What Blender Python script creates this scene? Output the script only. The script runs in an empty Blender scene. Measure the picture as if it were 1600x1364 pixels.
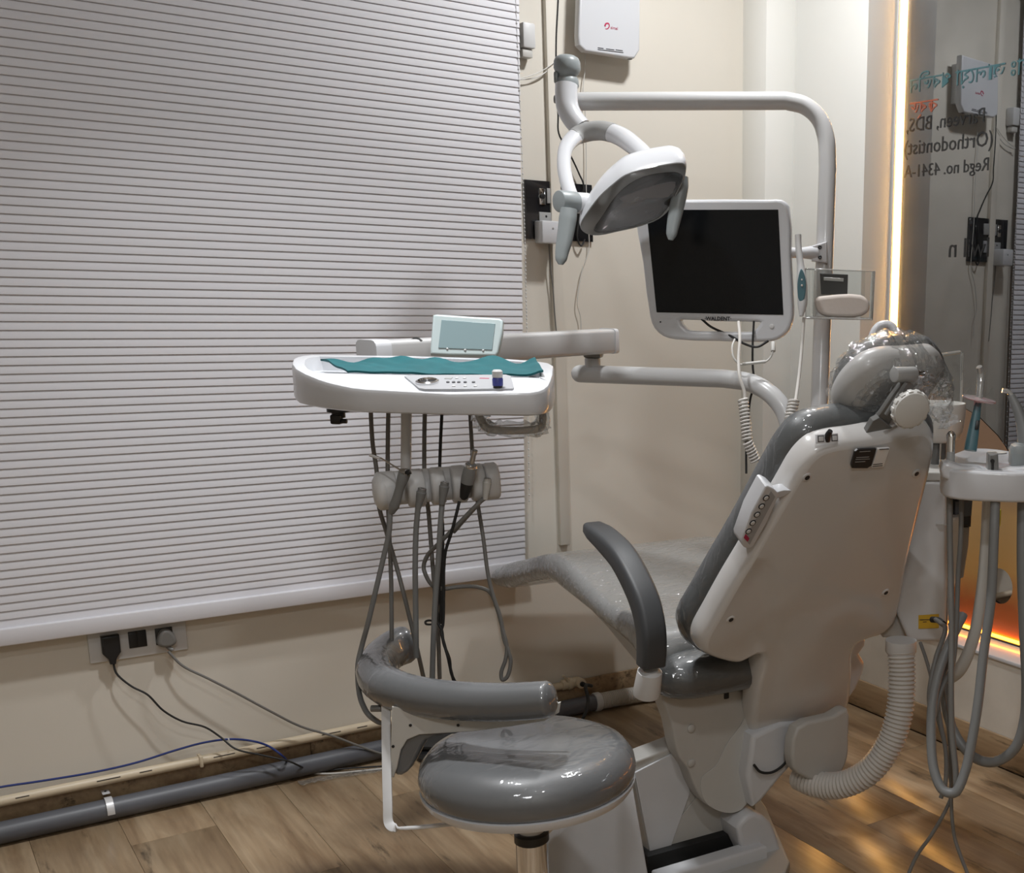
import bpy, bmesh, math, random
import numpy as np
from mathutils import Vector, Matrix
random.seed(7)
rnd = np.random.RandomState(5)
S = bpy.context.scene
COL = S.collection

# ------------------------------------------------------------------ camera
F, PX, PY = 1835.0, 1290.0, 874.0
PITCH, YAW, ROLL = [math.radians(a) for a in (12.6096, 39.4826, 1.2572)]
CAM = np.array([0.0, -3.535, 1.414])
def _rm():
    cy, sy = math.cos(YAW), math.sin(YAW); cp, sp = math.cos(PITCH), math.sin(PITCH); cr, sr = math.cos(ROLL), math.sin(ROLL)
    R = np.array([[cy, -sy, 0], [0, 0, -1], [sy, cy, 0]])
    P = np.array([[1, 0, 0], [0, cp, -sp], [0, sp, cp]])
    Q = np.array([[cr, -sr, 0], [sr, cr, 0], [0, 0, 1]])
    return Q @ P @ R
RM = _rm()
cam_d = bpy.data.cameras.new('camera'); cam = bpy.data.objects.new('camera', cam_d); COL.objects.link(cam)
m4 = Matrix.Identity(4)
for i in range(3):
    m4[i][0] = RM[0][i]; m4[i][1] = -RM[1][i]; m4[i][2] = -RM[2][i]; m4[i][3] = CAM[i]
cam.matrix_world = m4
cam_d.sensor_fit = 'HORIZONTAL'; cam_d.sensor_width = 36.0; cam_d.lens = F / 1600 * 36
cam_d.shift_x = (800 - PX) / 1600; cam_d.shift_y = (PY - 682) / 1600
cam_d.clip_start = 0.02
S.camera = cam

# ------------------------------------------------------------------ world, lights, exposure
W = bpy.data.worlds.new('world'); S.world = W; W.use_nodes = True
W.node_tree.nodes['Background'].inputs[0].default_value = (0.02, 0.02, 0.022, 1)
W.node_tree.nodes['Background'].inputs[1].default_value = 1.0
def area(name, loc, size, power, color=(1, 1, 1), rot=(0, 0, 0), size_y=None, spread=180):
    l = bpy.data.lights.new(name, 'AREA'); l.energy = power; l.color = color; l.size = size
    l.spread = math.radians(spread)
    if size_y: l.shape = 'RECTANGLE'; l.size_y = size_y
    o = bpy.data.objects.new(name, l); COL.objects.link(o); o.location = loc; o.rotation_euler = rot
    return o
ZC = 2.9
area('ceiling_lamp_light', (2.0, -0.85, ZC - 0.03), 0.13, 10.0, (0.97, 0.985, 1.0))
area('ceiling_lamp_light', (0.8, -1.2, ZC - 0.03), 0.13, 5.5, (0.97, 0.985, 1.0), spread=95)
area('ceiling_lamp_light', (0.6, -2.9, ZC - 0.03), 0.13, 4.5, (0.97, 0.985, 1.0))
area('fill_panel_light', (-0.4, -4.2, ZC - 0.02), 0.58, 12, (0.97, 0.985, 1.0))  # added soft fill light behind the camera, out of view
S.view_settings.view_transform = 'Standard'; S.view_settings.look = 'None'
S.view_settings.gamma = 1.0; S.view_settings.use_curve_mapping = False
S.view_settings.exposure = 1.18
try:
    S.cycles.max_bounces = 10; S.cycles.transparent_max_bounces = 24; S.cycles.use_denoising = True
    S.cycles.sample_clamp_indirect = 6.0; S.cycles.caustics_refractive = False; S.cycles.caustics_reflective = False
except Exception: pass

# ------------------------------------------------------------------ geometry helpers
def A(*v): return np.array(v, float)
def nrm(v): v = np.array(v, float); return v / (np.linalg.norm(v) + 1e-12)
def ray(px, py): return RM.T @ A((px - PX) / F, (py - PY) / F, 1.0)
def D(px, py, d): return CAM + ray(px, py) * d                      # point at a given forward distance
def onP(px, py, Q, n):
    d = ray(px, py); return CAM + d * (np.dot(A(*Q) - CAM, n) / np.dot(d, n))
def onX(px, py, v): return onP(px, py, (v, 0, 0), A(1, 0, 0))
def onY(px, py, v): return onP(px, py, (0, v, 0), A(0, 1, 0))
def onZ(px, py, v): return onP(px, py, (0, 0, v), A(0, 0, 1))
RIGHT = nrm(A(RM[0][0], RM[0][1], 0)); FWD = nrm(A(RM[2][0], RM[2][1], 0)); UP = A(0, 0, 1)
TOCAM = -RM[2]

class M:
    def __init__(s): s.v = []; s.f = []
    def add(s, v, f):
        b = len(s.v); s.v += [tuple(map(float, p)) for p in v]; s.f += [tuple(int(i) + b for i in q) for q in f]; return s
    def join(s, o): return s.add(o.v, o.f)

def spline(pts, n=8, closed=False):
    P = [np.array(p, float) for p in pts]; out = []; L = len(P)
    rng = range(L) if closed else range(L - 1)
    for i in rng:
        p1, p2 = P[i], P[(i + 1) % L]
        p0 = P[(i - 1) % L] if (closed or i > 0) else 2 * p1 - p2
        p3 = P[(i + 2) % L] if (closed or i + 2 < L) else 2 * p2 - p1
        d0, d1, d2 = [max(1e-6, np.linalg.norm(b - a) ** .5) for a, b in ((p0, p1), (p1, p2), (p2, p3))]
        m1 = (p2 - p1) + d1 * ((p1 - p0) / d0 - (p2 - p0) / (d0 + d1)) if d0 > 1e-5 else p2 - p1
        m2 = (p2 - p1) + d1 * ((p3 - p2) / d2 - (p3 - p1) / (d1 + d2)) if d2 > 1e-5 else p2 - p1
        for k in range(n):
            t = k / n; t2 = t * t; t3 = t2 * t
            out.append((2 * t3 - 3 * t2 + 1) * p1 + (t3 - 2 * t2 + t) * m1 + (-2 * t3 + 3 * t2) * p2 + (t3 - t2) * m2)
    if not closed: out.append(P[-1])
    return out

def frames(P, up=None):
    T = []
    for i in range(len(P)):
        T.append(nrm(P[min(i + 1, len(P) - 1)] - P[max(i - 1, 0)]))
    if up is None:
        up = A(0, 0, 1) if abs(T[0][2]) < .9 else A(1, 0, 0)
    N = [nrm(up - T[0] * np.dot(up, T[0]))]
    for i in range(1, len(P)):
        n = N[-1] - T[i] * np.dot(N[-1], T[i]); N.append(nrm(n))
    return T, N, [np.cross(t, n) for t, n in zip(T, N)]

def sweep(P, sect, up=None, cap=True, fixed=None, scale=None):
    """sect: 2-D closed section (a along N, b along B); fixed = constant B axis"""
    P = [np.array(p, float) for p in P]; m = M(); T, N, B = frames(P, up); ns = len(sect)
    if fixed is not None:
        fx = nrm(fixed); B = [nrm(fx - t * np.dot(fx, t)) for t in T]; N = [np.cross(b, t) for b, t in zip(B, T)]
    v = []; f = []
    for i, p in enumerate(P):
        sc = 1 if scale is None else scale[i]
        s1, s2 = sc if isinstance(sc, tuple) else (sc, sc)
        for a, b in sect: v.append(p + N[i] * a * s1 + B[i] * b * s2)
    for i in range(len(P) - 1):
        for k in range(ns):
            f.append((i * ns + k, i * ns + (k + 1) % ns, (i + 1) * ns + (k + 1) % ns, (i + 1) * ns + k))
    if cap: f.append(tuple(range(ns))[::-1]); f.append(tuple((len(P) - 1) * ns + k for k in range(ns)))
    return m.add(v, f)

def circ(r, n=12, r2=None):
    r2 = r if r2 is None else r2
    return [(r * math.cos(2 * math.pi * k / n), r2 * math.sin(2 * math.pi * k / n)) for k in range(n)]
def rrect(w, h, r, k=4):
    out = []
    for cx, cy, a0 in ((w / 2 - r, h / 2 - r, 0), (-w / 2 + r, h / 2 - r, 90), (-w / 2 + r, -h / 2 + r, 180), (w / 2 - r, -h / 2 + r, 270)):
        for i in range(k + 1):
            a = math.radians(a0 + 90 * i / k); out.append((cx + r * math.cos(a), cy + r * math.sin(a)))
    return out
def tube(pts, r, n=10, up=None, sub=6, scale=None, smooth=True, cap=True):
    P = spline(pts, sub) if smooth and len(pts) > 2 else [np.array(p, float) for p in pts]
    sc = None
    if scale is not None: sc = [np.interp(i / (len(P) - 1), np.linspace(0, 1, len(scale)), scale) for i in range(len(P))]
    return sweep(P, circ(r, n), up, cap, scale=sc)
def corrugated(pts, r, pitch=.006, amp=.12, n=16):
    P = spline(pts, 60); L = np.cumsum([0] + [np.linalg.norm(P[i + 1] - P[i]) for i in range(len(P) - 1)])
    k = int(L[-1] / pitch * 6); s = np.linspace(0, L[-1], k)
    Q = [A(*[np.interp(t, L, [p[j] for p in P]) for j in range(3)]) for t in s]
    sc = [1 - amp * (0.5 - 0.5 * math.cos(2 * math.pi * t / pitch)) for t in s]
    return sweep(Q, circ(r, n), scale=sc)
def lathe(prof, o, axis=(0, 0, 1), n=32, sx=1.0, xdir=None):
    ax = nrm(axis); t = A(1, 0, 0) if abs(ax[0]) < .9 else A(0, 1, 0)
    if xdir is not None: t = np.array(xdir, float)
    x = nrm(t - ax * np.dot(t, ax)); y = np.cross(ax, x); o = np.array(o, float); v = []; f = []
    for r, h in prof:
        for k in range(n):
            a = 2 * math.pi * k / n; v.append(o + ax * h + x * r * sx * math.cos(a) + y * r * math.sin(a))
    for i in range(len(prof) - 1):
        for k in range(n): f.append((i * n + k, i * n + (k + 1) % n, (i + 1) * n + (k + 1) % n, (i + 1) * n + k))
    f.append(tuple(range(n))[::-1]); f.append(tuple((len(prof) - 1) * n + k for k in range(n)))
    return M().add(v, f)
def cyl(a, b, r, n=20, bev=.15, r2=None):
    a = np.array(a, float); b = np.array(b, float); h = np.linalg.norm(b - a); r2 = r if r2 is None else r2
    e = min(bev * min(r, r2), h * .3)
    return lathe([(r - e, 0), (r - .3 * e, .3 * e), (r, e), (r2, h - e), (r2 - .3 * e, h - .3 * e), (r2 - e, h)], a, b - a, n)
def ball(c, r, n=16, ax=(0, 0, 1), sx=1.0, sh=1.0, xdir=None):
    pr = [(max(1e-4, r * math.sin(math.pi * i / 10)), -r * sh * math.cos(math.pi * i / 10)) for i in range(11)]
    return lathe(pr, c, ax, n, sx, xdir)
def rbox(c, dims, axes=None, r=.004, seg=2):
    bm = bmesh.new(); bmesh.ops.create_cube(bm, size=1.0)
    for v in bm.verts: v.co = Vector((v.co.x * dims[0], v.co.y * dims[1], v.co.z * dims[2]))
    if r > 0: bmesh.ops.bevel(bm, geom=bm.edges[:], offset=min(r, min(dims) * .49), segments=seg, affect='EDGES', profile=.5)
    ax = np.eye(3) if axes is None else np.array([nrm(a) for a in axes])
    v = [np.array(c, float) + ax[0] * q.co.x + ax[1] * q.co.y + ax[2] * q.co.z for q in bm.verts]
    bm.verts.index_update(); f = [tuple(q.index for q in p.verts) for p in bm.faces]; bm.free()
    return M().add(v, f)
def box2(a, b, r=.003): # axis-aligned from corner to corner
    a = A(*a); b = A(*b); return rbox((a + b) / 2, np.abs(b - a), None, r)
def prism(loops, o, ux, uy, t0, t1, bev=0.0, res=3):
    """2-D outline(s) (holes allowed) in the frame (o, ux, uy), from t0 to t1 along ux x uy, rounded by bev"""
    if not isinstance(loops[0][0], (tuple, list, np.ndarray)): loops = [loops]
    cu = bpy.data.curves.new('tmp', 'CURVE'); cu.dimensions = '2D'; cu.fill_mode = 'BOTH'
    for lp in loops:
        sp = cu.splines.new('POLY'); sp.points.add(len(lp) - 1); sp.use_cyclic_u = True
        for p, q in zip(sp.points, lp): p.co = (float(q[0]), float(q[1]), 0, 1)
    th = abs(t1 - t0); bev = min(bev, th * .49)
    cu.extrude = th / 2 - bev; cu.bevel_depth = bev; cu.bevel_resolution = res; cu.offset = -bev
    ob = bpy.data.objects.new('tmp', cu); me = bpy.data.meshes.new_from_object(ob)
    ux = nrm(ux); uy = nrm(uy); uz = np.cross(ux, uy); mid = (t0 + t1) / 2; o = np.array(o, float)
    v = [o + ux * q.co.x + uy * q.co.y + uz * (q.co.z + mid) for q in me.vertices]
    f = [tuple(p.vertices) for p in me.polygons]
    bpy.data.objects.remove(ob); bpy.data.curves.remove(cu); bpy.data.meshes.remove(me)
    return M().add(v, f)
def unproj2(pts, o, ux, uy):
    ux = nrm(ux); uy = nrm(uy); n = np.cross(ux, uy); r = []
    for p in pts:
        P = onP(p[0], p[1], o, n) - np.array(o, float); r.append((float(np.dot(P, ux)), float(np.dot(P, uy))))
    return r
def sm2(pts, n=4): return [tuple(p) for p in spline([(a, b) for a, b in pts], n, True)]
def text_mesh(body, o, ux, uy, size, align='LEFT', th=0.0006, bold=0.0, fit=None):
    cu = bpy.data.curves.new('tmp', 'FONT'); cu.body = body; cu.size = size; cu.align_x = align; cu.extrude = th; cu.offset = bold; cu.resolution_u = 2
    ob = bpy.data.objects.new('tmp', cu); me = bpy.data.meshes.new_from_object(ob)
    ux = nrm(ux); uy = nrm(uy); uz = np.cross(ux, uy); o = np.array(o, float); k = 1.0
    if fit and len(me.vertices):
        xs = [q.co.x for q in me.vertices]; k = fit / max(1e-6, max(xs) - min(xs))
    v = [o + ux * q.co.x * k + uy * q.co.y + uz * q.co.z for q in me.vertices]
    f = [tuple(p.vertices) for p in me.polygons]
    bpy.data.objects.remove(ob); bpy.data.curves.remove(cu); bpy.data.meshes.remove(me)
    return M().add(v, f)

# ------------------------------------------------------------------ objects
def build(name, m, mat, parent=None, ang=35, label=None):
    v = np.array(m.v, float)
    if parent is None:
        lo, hi = v.min(0), v.max(0); org = A((lo[0] + hi[0]) / 2, (lo[1] + hi[1]) / 2, lo[2])
    else:
        org = np.array(parent['_o']) if '_o' in parent else A(0, 0, 0)
    me = bpy.data.meshes.new(name); me.from_pydata((v - org).tolist(), [], m.f); me.update()
    bm = bmesh.new(); bm.from_mesh(me); bmesh.ops.recalc_face_normals(bm, faces=bm.faces[:]); bm.to_mesh(me); bm.free()
    me.polygons.foreach_set('use_smooth', [True] * len(me.polygons))
    try: me.set_sharp_from_angle(angle=math.radians(ang))
    except Exception: pass
    me.materials.append(mat)
    o = bpy.data.objects.new(name, me); COL.objects.link(o); o['_o'] = org.tolist()
    if parent is None: o.location = org
    else: o.parent = parent
    if label: o['label'] = label
    return o
def thing(name, label, cat, base, group=None):
    o = bpy.data.objects.new(name, None); COL.objects.link(o); o.location = tuple(base); o['_o'] = [float(q) for q in base]
    o.empty_display_size = .05; o['label'] = label; o['category'] = cat
    if group: o['group'] = group
    return o
def tag(o, label, cat, group=None):
    o['label'] = label; o['category'] = cat
    if group: o['group'] = group
    return o
def struct(name, m, mat, ang=30):
    o = build(name, m, mat, None, ang); o['kind'] = 'structure'; return o

# ------------------------------------------------------------------ materials
def mat(name, col, rough=.4, metal=0.0, coat=0.0, coat_rough=.08, bump=0.0, bscale=60.0, var=0.0, vscale=6.0, emit=None, estr=0.0, spec=.5, trans=0.0, alpha=1.0, sss=0.0, bdist=.002, aniso=None):
    m = bpy.data.materials.new(name); m.use_nodes = True; nt = m.node_tree; b = nt.nodes['Principled BSDF']
    b.inputs['Base Color'].default_value = (*col, 1); b.inputs['Roughness'].default_value = rough; b.inputs['Metallic'].default_value = metal
    b.inputs['Coat Weight'].default_value = coat; b.inputs['Coat Roughness'].default_value = coat_rough
    b.inputs['Specular IOR Level'].default_value = spec; b.inputs['Transmission Weight'].default_value = trans; b.inputs['Alpha'].default_value = alpha
    if emit: b.inputs['Emission Color'].default_value = (*emit, 1); b.inputs['Emission Strength'].default_value = estr
    if bump or var:
        tc = nt.nodes.new('ShaderNodeTexCoord'); src = tc.outputs['Object']
        if aniso:
            mp = nt.nodes.new('ShaderNodeMapping'); mp.inputs['Scale'].default_value = aniso; nt.links.new(src, mp.inputs[0]); src = mp.outputs[0]
    if bump:
        n = nt.nodes.new('ShaderNodeTexNoise'); n.inputs['Scale'].default_value = bscale; n.inputs['Detail'].default_value = 4
        bp = nt.nodes.new('ShaderNodeBump'); bp.inputs['Strength'].default_value = bump; bp.inputs['Distance'].default_value = bdist
        nt.links.new(src, n.inputs['Vector']); nt.links.new(n.outputs['Fac'], bp.inputs['Height'])
        nt.links.new(bp.outputs[0], b.inputs['Coat Normal' if coat else 'Normal'])
    if var:
        n2 = nt.nodes.new('ShaderNodeTexNoise'); n2.inputs['Scale'].default_value = vscale; n2.inputs['Detail'].default_value = 5
        r = nt.nodes.new('ShaderNodeMapRange'); r.inputs[1].default_value = .3; r.inputs[2].default_value = .7; r.inputs[3].default_value = 1 - var; r.inputs[4].default_value = 1 + var * .5
        mx = nt.nodes.new('ShaderNodeVectorMath'); mx.operation = 'SCALE'; mx.inputs[0].default_value = col
        nt.links.new(tc.outputs['Object'], n2.inputs['Vector']); nt.links.new(n2.outputs['Fac'], r.inputs[0]); nt.links.new(r.outputs[0], mx.inputs['Scale']); nt.links.new(mx.outputs[0], b.inputs['Base Color'])
    return m
def wrinkle_mat(name, col, rough, coat, strength, scale):
    """upholstery under a tight clear film: sharp wrinkle lines only in the clear coat"""
    m = mat(name, col, rough, coat=coat, coat_rough=.06); nt = m.node_tree; b = nt.nodes['Principled BSDF']
    tc = nt.nodes.new('ShaderNodeTexCoord'); mp = nt.nodes.new('ShaderNodeMapping'); mp.inputs['Rotation'].default_value = (.3, .5, .6); mp.inputs['Scale'].default_value = (1, 2.6, 1.3)
    n = nt.nodes.new('ShaderNodeTexNoise'); n.inputs['Scale'].default_value = scale; n.inputs['Detail'].default_value = 3; n.inputs['Distortion'].default_value = .8
    r = nt.nodes.new('ShaderNodeMath'); r.operation = 'SUBTRACT'; r.inputs[1].default_value = .5
    a = nt.nodes.new('ShaderNodeMath'); a.operation = 'ABSOLUTE'
    mr = nt.nodes.new('ShaderNodeMapRange'); mr.inputs[1].default_value = 0; mr.inputs[2].default_value = .09; mr.inputs[3].default_value = 1; mr.inputs[4].default_value = 0
    bp = nt.nodes.new('ShaderNodeBump'); bp.inputs['Strength'].default_value = strength; bp.inputs['Distance'].default_value = .003
    L = nt.links.new
    L(tc.outputs['Object'], mp.inputs[0]); L(mp.outputs[0], n.inputs['Vector']); L(n.outputs['Fac'], r.inputs[0]); L(r.outputs[0], a.inputs[0]); L(a.outputs[0], mr.inputs[0]); L(mr.outputs[0], bp.inputs['Height']); L(bp.outputs[0], b.inputs['Coat Normal'])
    return m
def clear_mat(name, tint=(.95, .97, .97), gloss=.1, rough=.04, haze=0.0, bump=0.0, bscale=40.0):
    """thin clear plastic: transparent film plus a reflecting coat"""
    m = bpy.data.materials.new(name); m.use_nodes = True; nt = m.node_tree; nt.nodes.clear(); L = nt.links.new
    out = nt.nodes.new('ShaderNodeOutputMaterial'); tr = nt.nodes.new('ShaderNodeBsdfTransparent'); tr.inputs[0].default_value = (*tint, 1)
    gl = nt.nodes.new('ShaderNodeBsdfGlossy'); gl.inputs['Roughness'].default_value = rough
    df = nt.nodes.new('ShaderNodeBsdfDiffuse'); df.inputs[0].default_value = (.8, .82, .82, 1)
    fr = nt.nodes.new('ShaderNodeLayerWeight'); fr.inputs['Blend'].default_value = .35
    mr = nt.nodes.new('ShaderNodeMapRange'); mr.inputs[3].default_value = gloss; mr.inputs[4].default_value = min(1, gloss + .45)
    m1 = nt.nodes.new('ShaderNodeMixShader'); m1.inputs[0].default_value = haze; m2 = nt.nodes.new('ShaderNodeMixShader')
    L(tr.outputs[0], m1.inputs[1]); L(df.outputs[0], m1.inputs[2]); L(fr.outputs['Facing'], mr.inputs[0]); L(mr.outputs[0], m2.inputs[0]); L(m1.outputs[0], m2.inputs[1]); L(gl.outputs[0], m2.inputs[2]); L(m2.outputs[0], out.inputs[0])
    if bump:
        tc = nt.nodes.new('ShaderNodeTexCoord'); n = nt.nodes.new('ShaderNodeTexNoise'); n.inputs['Scale'].default_value = bscale; n.inputs['Detail'].default_value = 2; n.inputs['Distortion'].default_value = 1.2
        bp = nt.nodes.new('ShaderNodeBump'); bp.inputs['Strength'].default_value = bump; bp.inputs['Distance'].default_value = .01
        L(tc.outputs['Object'], n.inputs['Vector']); L(n.outputs['Fac'], bp.inputs['Height']); L(bp.outputs[0], gl.inputs['Normal']); L(bp.outputs[0], fr.inputs['Normal'])
    return m
def emis(name, col, st):
    m = bpy.data.materials.new(name); m.use_nodes = True; b = m.node_tree.nodes['Principled BSDF']
    b.inputs['Base Color'].default_value = (*col, 1); b.inputs['Emission Color'].default_value = (*col, 1); b.inputs['Emission Strength'].default_value = st
    return m
def wood_mat(name, c1, c2, c3, rough, use_random=True):
    m = bpy.data.materials.new(name); m.use_nodes = True; nt = m.node_tree; L = nt.links.new; b = nt.nodes['Principled BSDF']; N = nt.nodes.new
    tc = N('ShaderNodeTexCoord'); oi = N('ShaderNodeObjectInfo'); add = N('ShaderNodeVectorMath'); add.operation = 'MULTIPLY_ADD'
    add.inputs[1].default_value = (1, 1, 1)
    mul = N('ShaderNodeMath'); mul.operation = 'MULTIPLY'; mul.inputs[1].default_value = 40; comb = N('ShaderNodeCombineXYZ')
    L(oi.outputs['Random'], mul.inputs[0]); L(mul.outputs[0], comb.inputs[0]); L(mul.outputs[0], comb.inputs[1])
    L(tc.outputs['Object'], add.inputs[0]); L(comb.outputs[0], add.inputs[2])
    mp = N('ShaderNodeMapping'); mp.inputs['Scale'].default_value = (9, 1.1, 9); L(add.outputs[0], mp.inputs[0])
    n1 = N('ShaderNodeTexNoise'); n1.inputs['Scale'].default_value = 1.6; n1.inputs['Detail'].default_value = 8; n1.inputs['Roughness'].default_value = .62; n1.inputs['Distortion'].default_value = .6; L(mp.outputs[0], n1.inputs['Vector'])
    cr = N('ShaderNodeValToRGB'); e = cr.color_ramp.elements; e[0].position = .33; e[0].color = (*c1, 1); e[1].position = .66; e[1].color = (*c3, 1); q = e.new(.5); q.color = (*c2, 1); L(n1.outputs['Fac'], cr.inputs[0])
    mp2 = N('ShaderNodeMapping'); mp2.inputs['Scale'].default_value = (60, 2.5, 60); L(add.outputs[0], mp2.inputs[0])
    n2 = N('ShaderNodeTexNoise'); n2.inputs['Scale'].default_value = 1.5; n2.inputs['Detail'].default_value = 4; L(mp2.outputs[0], n2.inputs['Vector'])
    mr = N('ShaderNodeMapRange'); mr.inputs[1].default_value = .3; mr.inputs[2].default_value = .7; mr.inputs[3].default_value = .86; mr.inputs[4].default_value = 1.08; L(n2.outputs['Fac'], mr.inputs[0])
    # dark cracks and knots
    mp3 = N('ShaderNodeMapping'); mp3.inputs['Scale'].default_value = (16, 2.4, 16); L(add.outputs[0], mp3.inputs[0])
    n3 = N('ShaderNodeTexNoise'); n3.inputs['Scale'].default_value = 1.0; n3.inputs['Detail'].default_value = 6; n3.inputs['Roughness'].default_value = .7; L(mp3.outputs[0], n3.inputs['Vector'])
    k = N('ShaderNodeMapRange'); k.inputs[1].default_value = .57; k.inputs[2].default_value = .67; k.inputs[3].default_value = 1.0; k.inputs[4].default_value = .30; L(n3.outputs['Fac'], k.inputs[0])
    m1 = N('ShaderNodeMath'); m1.operation = 'MULTIPLY'; L(mr.outputs[0], m1.inputs[0]); L(k.outputs[0], m1.inputs[1])
    rv = N('ShaderNodeMapRange'); rv.inputs[3].default_value = .96; rv.inputs[4].default_value = 1.04; L(oi.outputs['Random'], rv.inputs[0])
    m2 = N('ShaderNodeMath'); m2.operation = 'MULTIPLY'; L(m1.outputs[0], m2.inputs[0])
    if use_random: L(rv.outputs[0], m2.inputs[1])
    else: m2.inputs[1].default_value = 1
    sc = N('ShaderNodeVectorMath'); sc.operation = 'SCALE'; L(cr.outputs[0], sc.inputs[0]); L(m2.outputs[0], sc.inputs['Scale']); L(sc.outputs[0], b.inputs['Base Color'])
    b.inputs['Roughness'].default_value = rough
    bp = N('ShaderNodeBump'); bp.inputs['Strength'].default_value = .02; bp.inputs['Distance'].default_value = .001; L(n2.outputs['Fac'], bp.inputs['Height']); L(bp.outputs[0], b.inputs['Normal'])
    return m

m_wall = mat('cream_paint', (.70, .66, .585), .6, bump=.05, bscale=180, var=.03, vscale=2.0)
m_wall2 = mat('white_paint', (.74, .735, .70), .55, bump=.05, bscale=180, var=.03, vscale=2.0)
m_dado = mat('worn_white_paint', (.66, .62, .55), .6, bump=.25, bscale=30, var=.10, vscale=7.0)
m_ceil = mat('ceiling_white', (.78, .78, .76), .7, bump=.03, bscale=90)
m_plank = wood_mat('wood_look_tile', (.225, .148, .085), (.325, .230, .140), (.42, .315, .205), .28)
m_skirt = wood_mat('wood_look_skirting', (.27, .175, .10), (.38, .265, .155), (.45, .32, .19), .35)
m_grout = mat('dark_grout', (.13, .085, .05), .8, bump=.1, bscale=100)
m_white = mat('glossy_white_plastic', (.61, .62, .645), .28, coat=.35, coat_rough=.06, bump=.02, bscale=8)
m_shell = mat('glossy_shell_plastic', (.63, .62, .61), .22, coat=.6, coat_rough=.05, bump=.015, bscale=6)
m_white2 = mat('satin_white_plastic', (.62, .62, .62), .42, bump=.02, bscale=120)
m_offw = mat('off_white_plastic', (.56, .55, .52), .4, bump=.02, bscale=120)
m_pole = mat('white_enamel', (.50, .50, .50), .3, coat=.3, bump=.01, bscale=40)
m_metalw = mat('painted_steel_panel', (.47, .46, .435), .45, bump=.05, bscale=200, var=.05, vscale=8)
m_metall = mat('painted_steel_cover', (.60, .61, .63), .4, bump=.03, bscale=90, var=.06, vscale=6)
m_gray = mat('gray_cable', (.165, .16, .15), .5, bump=.05, bscale=300)
m_gray2 = mat('gray_silicone', (.20, .205, .205), .45, bump=.04, bscale=300)
m_lightgray = mat('light_gray_plastic', (.33, .33, .325), .4, bump=.03, bscale=150)
m_black = mat('black_plastic', (.012, .012, .013), .38, bump=.02, bscale=200)
m_rubber = mat('black_rubber', (.014, .014, .014), .6, bump=.04, bscale=300)
m_hollow_shade = mat('hollow_shade_black', (.006, .006, .006), .7, bump=.02, bscale=60)  # shade of the hollow base, put into the colour
m_chrome = mat('chrome', (.75, .75, .76), .12, 1.0, bump=.005, bscale=60)
m_steel = mat('brushed_steel', (.5, .5, .5), .3, 1.0, bump=.03, bscale=250)
m_plate = mat('gray_headrest_plate', (.40, .395, .385), .4, coat=.2, bump=.02, bscale=60)
m_alu = mat('white_aluminium', (.66, .66, .67), .35, .2, bump=.02, bscale=200)
m_uph = wrinkle_mat('gray_upholstery_in_film', (.085, .09, .092), .45, .85, .55, 9)
m_uph2 = wrinkle_mat('gray_stool_upholstery_in_film', (.125, .13, .135), .42, .9, .28, 7)
m_seat = wrinkle_mat('light_gray_seat_in_film', (.20, .20, .195), .4, 1.0, .9, 13)
m_arm = mat('charcoal_armrest', (.045, .047, .05), .5, bump=.12, bscale=500)
m_film = clear_mat('clear_film_bag', (.95, .96, .96), .10, .05, .10, 1.0, 34)
m_acryl = clear_mat('clear_acrylic', (.93, .94, .94), .02, .03, .01)
m_acryledge = clear_mat('clear_acrylic_edge', (.86, .88, .88), .3, .05, .35)
m_blind = mat('lavender_white_blind', (.70, .695, .73), .55, bump=.06, bscale=400)
m_teal = mat('teal_cloth', (.002, .085, .098), .85, bump=.35, bscale=700, var=.15, vscale=25)
m_tealp = mat('teal_plastic', (.075, .17, .20), .4, bump=.02, bscale=100)
m_graygreen = mat('gray_green_plastic', (.25, .275, .28), .4, bump=.02, bscale=150)
m_pipe = mat('cream_pvc', (.66, .56, .41), .4, bump=.04, bscale=60, var=.06, vscale=12)
m_gpipe = mat('gray_pvc', (.105, .11, .125), .42, bump=.06, bscale=40, var=.15, vscale=9)
m_blue = mat('blue_cable', (.012, .03, .17), .45, bump=.03, bscale=200)
m_screen = mat('black_screen', (.005, .006, .0075), .2, spec=.25, bump=.004, bscale=3)
m_grayp = mat('gray_panel', (.36, .365, .38), .35, bump=.02, bscale=200)
m_blueknob = mat('blue_plastic', (.055, .065, .28), .4, bump=.02, bscale=200)
m_yellow = mat('yellow_sticker', (.62, .38, .03), .5, bump=.02, bscale=200)
m_yellowp = mat('yellow_plastic', (.7, .65, .03), .45, bump=.02, bscale=200)
m_red = mat('red_ink', (.42, .02, .08), .5, bump=.02, bscale=200)
m_dark = mat('dark_ink', (.03, .03, .035), .5, bump=.02, bscale=200)
m_redshield = clear_mat('pink_red_shield', (.85, .25, .3), .1, .08, .35)
m_glasslens = clear_mat('lamp_lens', (.74, .72, .72), .05, .02, .01)
m_visor = clear_mat('smoky_rim', (.30, .30, .30), .12, .05, .22)
m_reflect = mat('lamp_reflector', (.20, .195, .195), .07, 1.0, bump=.05, bscale=18)
m_grayd = mat('slate_plastic', (.075, .085, .10), .35, bump=.02, bscale=150)
m_frost = mat('frosted_viewer', (.50, .58, .585), .3, coat=.3, bump=.02, bscale=90)
m_pane2 = mat('viewer_screen', (.25, .34, .36), .15, coat=.5, bump=.01, bscale=60)
m_tissue = mat('paper_tissue', (.66, .59, .54), .9, bump=.5, bscale=50)
m_led = emis('warm_led', (1.0, .50, .12), 22.0)
m_led2 = emis('amber_led', (1.0, .36, .025), 5.0)
m_ceram = mat('white_ceramic', (.70, .69, .66), .15, coat=.5, bump=.01, bscale=20)
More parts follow.
